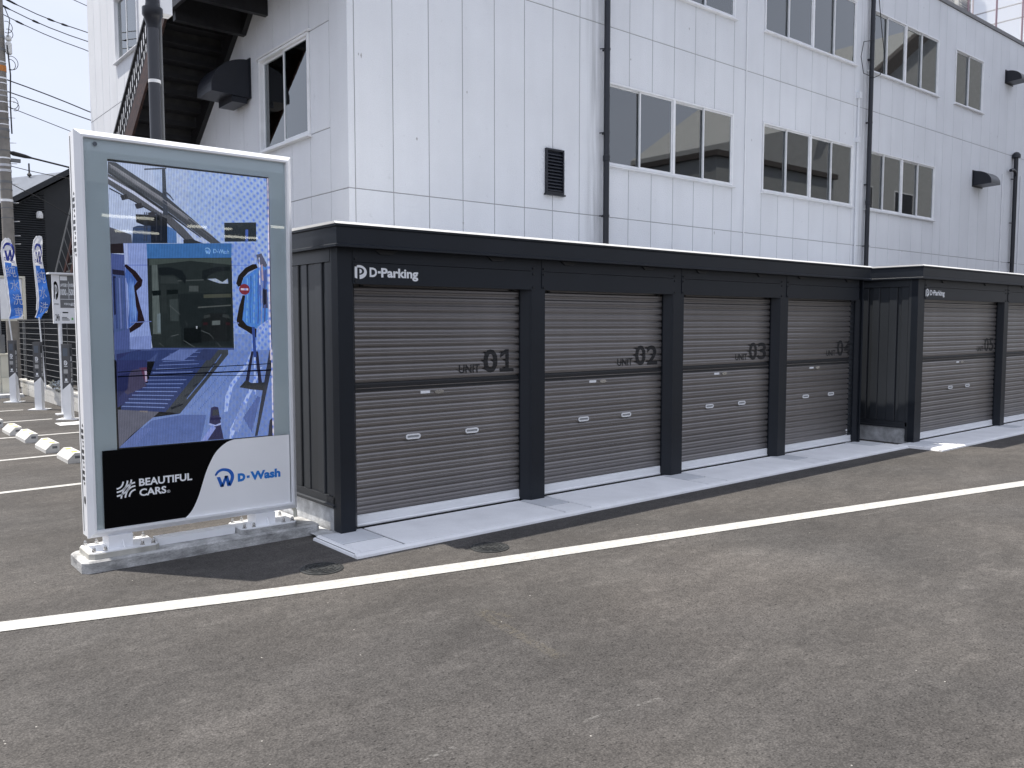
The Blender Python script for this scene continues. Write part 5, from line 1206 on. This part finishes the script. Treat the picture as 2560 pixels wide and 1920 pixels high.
# clear plastic sheet lying on the wall
bm = bmesh.new(); bmesh.ops.create_icosphere(bm, subdivisions=3, radius=1)
for v in bm.verts: v.co = Vector((v.co.x*.055, v.co.y*.62, v.co.z*.10))*(1+.35*random.uniform(-1,1)); v.co += Vector((3.63, 18.1, .40))
me = bpy.data.meshes.new('plastic_sheet'); bm.to_mesh(me); bm.free(); me.materials.append(glass_mat('clear_plastic', (.75,.77,.78), 1.45, .08))
tagged(place('plastic_sheet', me, None, (0,0,0)), 'crumpled clear plastic sheet caught at the fence on the block wall', 'plastic sheet')

cb = thing('utility_cabinet', 'beige metal cabinet standing left of the bollards on a concrete pad', 'cabinet', (3.2, 21.6, 0))
MB().box(2.75, 3.385, 21.5, 21.95, .07, .90).build('body', M_BEIGE, cb); MB().box(3.20, 3.40, 21.33, 21.498, .07, .40).build('side_box', M_BEIGE, cb)
MB().box(2.73, 3.405, 21.48, 21.97, .901, .93).build('lid', M_BEIGE, cb); MB().box(3.195, 3.20, 21.497, 21.4995, .10, .88).box(3.05,3.06,21.496,21.4995,.10,.88).build('door_gap', M_MGREY, cb)
MB().box(2.6, 3.52, 20.83, 22.1, 0, .068).build('pad', M_CONC, cb)
MB().box(3.20, 3.33, 21.7, 21.8, .932, 1.35).build('meter_box', M_MGREY, cb); MB().tube([(3.26,21.75,1.35),(3.26,21.75,2.2)], .02, 6).build('conduit', M_MGREY, cb)
wb = thing('white_panel_screen', 'large plain white panel in a beige frame behind the left flag', 'panel', (3.6, 23, 0))
MB().box(2.9, 3.93, 23.0, 23.04, 1.70, 2.66).build('panel', M_WHITE, wb); MB().ring(2.88, 4.0, 1.66, 2.72, [(0,22.97),(.05,22.97),(.05,23.06),(0,23.06)]).build('frame', M_BEIGE, wb)
for x in (2.93, 3.95): MB().box(x-.03, x+.03, 23.0, 23.06, 0, 1.659).build('post', M_MGREY, wb)

# ------------------------------------------------------------------ houses behind
dh = thing('dark_house', 'black corrugated gable house behind the fence on the left', 'house', (8, 26, 0))
hx0, hx1, ze, xr_, zr_ = 2.9, 13.5, 3.88, 8.2, 7.32
def gable_z(x): return ze+(zr_-ze)*((x-hx0)/(xr_-hx0) if x < xr_ else (hx1-x)/(hx1-xr_))
MB().prism([(hx0+.2,0),(hx1-.2,0),(hx1-.2,gable_z(hx1-.2)-.05),(xr_,zr_-.05),(hx0+.2,gable_z(hx0+.2)-.05)], 'y', 26.04, 33.8).build('wall', M_NIGHT, dh)
mb = MB(); z = 0.1
while z < 5.2:
    xl = max(hx0+.22, hx0+(z+.05-ze)*(xr_-hx0)/(zr_-ze)+.15)
    if xl < 5.02: mb.add([(xl,26.035,z),(5.06,26.035,z),(5.06,26.005,z+.02),(xl,26.005,z+.02),(5.06,26.005,z+.04),(xl,26.005,z+.04),(5.06,26.035,z+.06),(xl,26.035,z+.06)], [(0,1,2,3),(3,2,4,5),(5,4,6,7)])
    z += .062
mb.build('corrugated_siding', M_NIGHT, dh, kind='stuff')
mb = MB()
for s, (xa, xb) in enumerate(((hx0-.15, xr_), (xr_, hx1+.15))):
    za, zb2 = (gable_z(hx0)-.1, zr_) if s == 0 else (zr_, gable_z(hx1)-.1)
    mb.add([(xa,25.7,za),(xb,25.7,zb2),(xb,34.2,zb2),(xa,34.2,za),(xa,25.7,za+.16),(xb,25.7,zb2+.16),(xb,34.2,zb2+.16),(xa,34.2,za+.16)], [(0,3,2,1),(4,5,6,7),(0,1,5,4),(1,2,6,5),(2,3,7,6),(3,0,4,7)])
mb.build('roof', M_NIGHT, dh)
MB().lathe((4.93,25.96,4.44), [(.075,0),(.085,.03),(.085,.12),(.06,.18),(.01,.20)], 12).build('vent_cap', M_WHITE, dh, smooth=True)
ss = thing('steel_staircase', 'rusty red steel staircase with thin railing against the black house', 'staircase', (5.4, 24, 0))
MB().bar((5.00,24.1,1.8), (5.62,24.1,4.35), .06, .22).bar((5.00,24.9,1.8), (5.62,24.9,4.35), .06, .22).build('stringer', mat('red_oxide', (.035,.012,.012), .6), ss)
for k in range(12): MB().box(5.03+k*.05, 5.25+k*.05, 24.13, 24.87, 1.95+k*.2, 1.98+k*.2).build('step', M_MGREY, ss)
MB().bar((4.80,24.05,2.6), (5.42,24.05,5.1), .03).build('handrail', M_MGREY, ss)
for k in range(9): MB().bar((4.82+k*.07,24.06,2.66+k*.285), (5.06+k*.062,24.06,2.03+k*.255), .014).build('baluster', M_MGREY, ss)
for xx in (5.0, 5.6): MB().box(xx-.04, xx+.04, 24.4, 24.5, 0, 1.85 if xx < 5.3 else 4.2).build('post', M_MGREY, ss)
ph = thing('metal_roof_house', 'house with pale ribbed metal roof behind the black gable', 'house', (7, 37, 0))
A, Bp, Cp, Dp = Vector((6.338,40,7.396)), Vector((8.113,36,7.377)), Vector((7.29,32.5,5.833)), Vector((5.744,36.5,5.856))
ext = (Bp-A); A2 = A-ext*.25; B2 = Bp+ext*1.2; D2 = Dp-ext*.25; C2 = Cp+ext*1.2; up = Vector((0,0,.06))
M_RIB = mat('pale_metal_roof', (.52,.54,.57), .5, metal=.2, vary=.06)
MB().add([A2,B2,C2,D2,A2-up*2,B2-up*2,C2-up*2,D2-up*2], [(0,1,2,3),(7,6,5,4),(0,4,5,1),(1,5,6,2),(2,6,7,3),(3,7,4,0)]).build('roof', M_RIB, ph)
for k in range(19):
    f = k/18; MB().bar(A2.lerp(D2, f)+up*.4, B2.lerp(C2, f)+up*.4, .05, .09).build('roof_rib', M_RIB, ph)
nrm = Vector((C2-D2)).normalized(); bk = Vector((-nrm.y, nrm.x, 0))
if bk.y < 0: bk = -bk
E_, F_ = D2+bk*.3, C2+bk*.3; G_, H_ = C2+bk*7, D2+bk*7
lowp = lambda p: Vector((p.x, p.y, 0)); cap_ = lambda p, z: Vector((p.x, p.y, z))
q = [cap_(E_,5.6),cap_(F_,5.6),cap_(G_,5.6),cap_(H_,5.6)]
MB().add([lowp(p) for p in q]+q, [(0,1,5,4),(1,2,6,5),(2,3,7,6),(3,0,4,7),(4,5,6,7)]).build('wall', M_BEIGE, ph)
MB().tube([(6.95,38.2,7.35),(6.95,38.2,7.9)], .03, 6).lathe((6.95,38.2,7.40), [(.06,0),(.09,.06),(.03,.14)], 8).build('roof_finial', M_CABLE, ph)

# ------------------------------------------------------------------ utility pole and cables
up_ = thing('utility_pole', 'grey concrete utility pole with steel bands and cable clutter at the left edge', 'utility pole', (3.86, 24, 0))
PX = lambda z: 3.862-(z-3.5)*.0035
MB().tube([(3.87,24,0),(PX(12),24,12)], [.148,.098], 20).build('pole', M_UPOLE, up_, smooth=True)
for z in (4.18,4.42,4.60,4.86,5.05,5.32,5.45,5.62,5.80,6.1,6.3,6.42,6.55,6.72,6.95,7.1,7.22,7.4,7.52,7.9,8.2,8.5):
    r_ = .148-.05*z/12; h = random.choice((.012,.018,.03)); MB().lathe((PX(z),24,z), [(r_+.001,-h),(r_+.007,-h),(r_+.007,h),(r_+.001,h)], 18).build('steel_band', random.choice((M_MESH, M_MGREY, M_ALU)), up_)
MB().lathe((PX(7.75),24,7.75), [(.118,-.07),(.124,-.07),(.123,.07),(.117,.07)], 18).build('orange_band', M_ORANGE, up_)
for i, z in enumerate((3.55,3.75,4.1,4.55,5.0,5.5,6.0,6.6,7.0)): MB().tube([(PX(z)+(.1 if i%2 else .12),23.98,z),(PX(z)+.25,23.95,z+.01)], .009, 5).build('step_bolt', M_MESH, up_)
MB().box(PX(5.75)+.1, PX(5.75)+.33, 23.95, 24.05, 5.55, 5.63).build('bracket_arm', M_MGREY, up_)
MB().lathe((4.02,23.9,8.10), [(.05,0),(.07,.03),(.07,.26),(.04,.30)], 12).lathe((4.02,23.9,8.42), [(.05,0),(.07,.03),(.05,.12)], 12).build('insulator', M_ACW, up_)
for i, (x, z, r_) in enumerate(((4.03,7.85,.11),(4.06,7.9,.14),(4.05,6.95,.12),(4.10,6.88,.09),(4.0,8.75,.12),(4.03,8.6,.1))):
    MB().tube([(x+r_*math.cos(a), 23.86+.02*i, z+r_*1.15*math.sin(a)) for a in [k*.35-1.9 for k in range(12)]], .008, 5).build('cable_coil', M_CABLE, up_)
MB().tube([(3.98,23.85,8.3),(4.02,23.83,7.6),(3.99,23.83,6.9),(4.0,23.84,6.2)], .016, 6).tube([(3.95,23.85,9.2),(4.05,23.82,8.9),(4.0,23.83,8.5)], .010, 6).build('riser_cable', M_CABLE, up_)
def cable(a, b, r_, label, sleeves=(), sag=.05, xe=15.0, y=24.0):
    (xa, za), (xb, zb2) = a, b; sl = (zb2-za)/(xb-xa); pts = []
    for i in range(25):
        x = xa-.05+(xe-xa)*i/24; t = (x-xa)/(xb-xa); pts.append((x, y-.02, za+sl*(x-xa)-sag*4*t*(1-t)*(1 if t < 1 else -.25)))
    o = MB().tube(pts, r_, 6).build('overhead_cable', M_CABLE, None, (xa, y, za), smooth=True)
    tagged(o, label, 'cable', 'overhead cables from the utility pole')
    for s, ln in sleeves:
        x = xa+(xb-xa)*s; P = lambda x: (x, y-.02, za+sl*(x-xa)-sag*4*((x-xa)/(xb-xa))*(1-(x-xa)/(xb-xa)))
        MB().tube([P(x-ln/2), P(x-ln*.3), P(x+ln*.2), P(x+ln/2)], [r_*1.05, r_*2.6, r_*2.2, r_*1.05], 8).build('sleeve', M_CABLE, o)
cable((4.279,9.332),(5.809,9.036),.011,'top overhead cable with two dark sleeves, highest on the pole side',((.46,.18),(.66,.18),(-.10,.30)))
cable((4.07,9.204),(5.806,8.80),.011,'overhead cable with one dark sleeve, just below the top sleeved cable',((.33,.18),(-.05,.26)))
cable((3.912,9.055),(5.804,8.566),.010,'overhead cable with a sleeve close to the pole, third from the top',((.20,.2),))
cable((3.975,7.506),(5.814,7.022),.014,'wavy thick overhead cable in the middle of the gap beside the building',(),-.02)
cable((3.964,7.229),(5.814,6.82),.013,'straight thick overhead cable just under the wavy one',(),.0)
cable((3.951,6.87),(5.289,6.484),.009,'thin overhead cable meeting the top left corner of the display sign',(),.0)
cable((3.952,5.769),(5.236,5.567),.022,'thickest dark cable bundle above the pale metal roof',((.18,.5),),.0)
cable((3.946,5.448),(5.222,5.285),.009,'thin cable crossing in front of the pale metal roof ridge',(),.02)
cable((3.967,5.018),(4.392,4.813),.010,'short sagging cable crossing low in front of the pale metal roof',(),.01,xe=6.5)
cable((5.513,9.761),(5.808,9.688),.009,'thin cable at the top beside the building edge',(),.0)

# ------------------------------------------------------------------ buildings across the road, mirrored in the office windows
def far_window(x0, x1, z0, z1, y, parent):
    w = MB().ring(x0, x1, z0, z1, [(0,y+.03),(.06,y+.03),(.06,y-.02),(0,y-.02)]).build('window', M_ALUW, parent); MB().box(x0+.05, x1-.05, y-.01, y+.005, z0+.05, z1-.05).build('pane', M_BLACK, w)
M_STUCCO = mat('cream_stucco', (.40,.405,.40), .8, vary=.08); M_TILE = mat('brown_roof', (.07,.06,.055), .7, vary=.15); M_CLAD = mat('grey_cladding', (.30,.31,.31), .7, vary=.08)
h1 = thing('facing_house', 'cream house with brown gable roof, mirrored in the left office windows', 'house', (31, -10, 0))
MB().prism([(-14,0),(-6,0),(-6,7.2),(-10,9.0),(-14,7.2)], 'x', 25.5, 36).build('wall', M_STUCCO, h1)
MB().add([(25,-5.5,7.0),(36.5,-5.5,7.0),(36.5,-10,9.15),(25,-10,9.15),(25,-14.5,7.0),(36.5,-14.5,7.0),(25,-5.5,7.2),(36.5,-5.5,7.2),(36.5,-10,9.4),(25,-10,9.4),(25,-14.5,7.2),(36.5,-14.5,7.2)],
   [(0,3,2,1),(3,4,5,2),(6,7,8,9),(9,8,11,10),(0,1,7,6),(4,10,11,5),(0,6,9,3),(3,9,10,4),(1,2,8,7),(2,5,11,8)]).build('roof', M_TILE, h1)
for x in (27, 30, 33): far_window(x, x+1.6, 4.3, 5.6, -6, h1)
h2 = thing('facing_shop', 'grey flat roofed building mirrored in the middle office windows', 'building', (44, -12, 0))
MB().box(38, 50, -18, -8, 0, 10.6).build('wall', M_CLAD, h2); MB().box(37.8, 50.2, -18.2, -7.8, 10.6, 10.9).build('parapet', M_TILE, h2)
for x in (39, 42, 45): far_window(x, x+2.0, 6.0, 9.0, -8, h2)
h3 = thing('facing_warehouse', 'tall pale warehouse with sloping brown eave, mirrored in the right office windows', 'warehouse', (62, -16, 0))
MB().prism([(51,0),(80,0),(80,24),(66,24),(51,14.5)], 'y', -26, -9).build('wall', M_STUCCO, h3); MB().bar((50.6,-8.9,14.4),(66,-8.9,24.2),.5,.9).build('eave', M_TILE, h3)
for x in (54, 60): far_window(x, x+3, 7.5, 11, -9, h3)

h4 = thing('open_front_shop', 'low open fronted shop with lit ceiling tubes, mirrored in the display sign glass', 'shop', (4, -12, 0))
MB().box(1, 14, -19.8, -19.6, 0, 4.6).box(1, 1.2, -19.59, -8, 0, 4.59).box(13.8, 14, -19.59, -8, 0, 4.59).build('wall', mat('shop_grey', (.16,.165,.17), .8), h4)
MB().box(.8, 14.2, -19.59, -7.8, 4.6, 5.25).build('roof', M_CLAD, h4)
for x in (1.4, 7.5, 13.6): MB().box(x-.15, x+.15, -8.3, -8, 0, 4.59).build('column', M_POLEG, h4)
M_TUBE = bpy.data.materials.new('lit_tube'); M_TUBE.use_nodes = True
M_TUBE.node_tree.nodes['Principled BSDF'].inputs['Emission Color'].default_value = (1.0, .95, .8, 1); M_TUBE.node_tree.nodes['Principled BSDF'].inputs['Emission Strength'].default_value = 4
for x, y in ((6.2,-10.5),(8.6,-11.5),(10.4,-10.2),(7.4,-14),(10.2,-13.5),(4.5,-13)): MB().box(x-.6, x+.6, y-.04, y+.04, 4.20, 4.26).build('ceiling_tube', M_TUBE, h4)
MB().box(3, 8, -16.5, -14.8, .3, 1.5).box(3.8, 7, -16.4, -14.9, 1.501, 2.0).build('dark_counter', M_BLACK, h4)
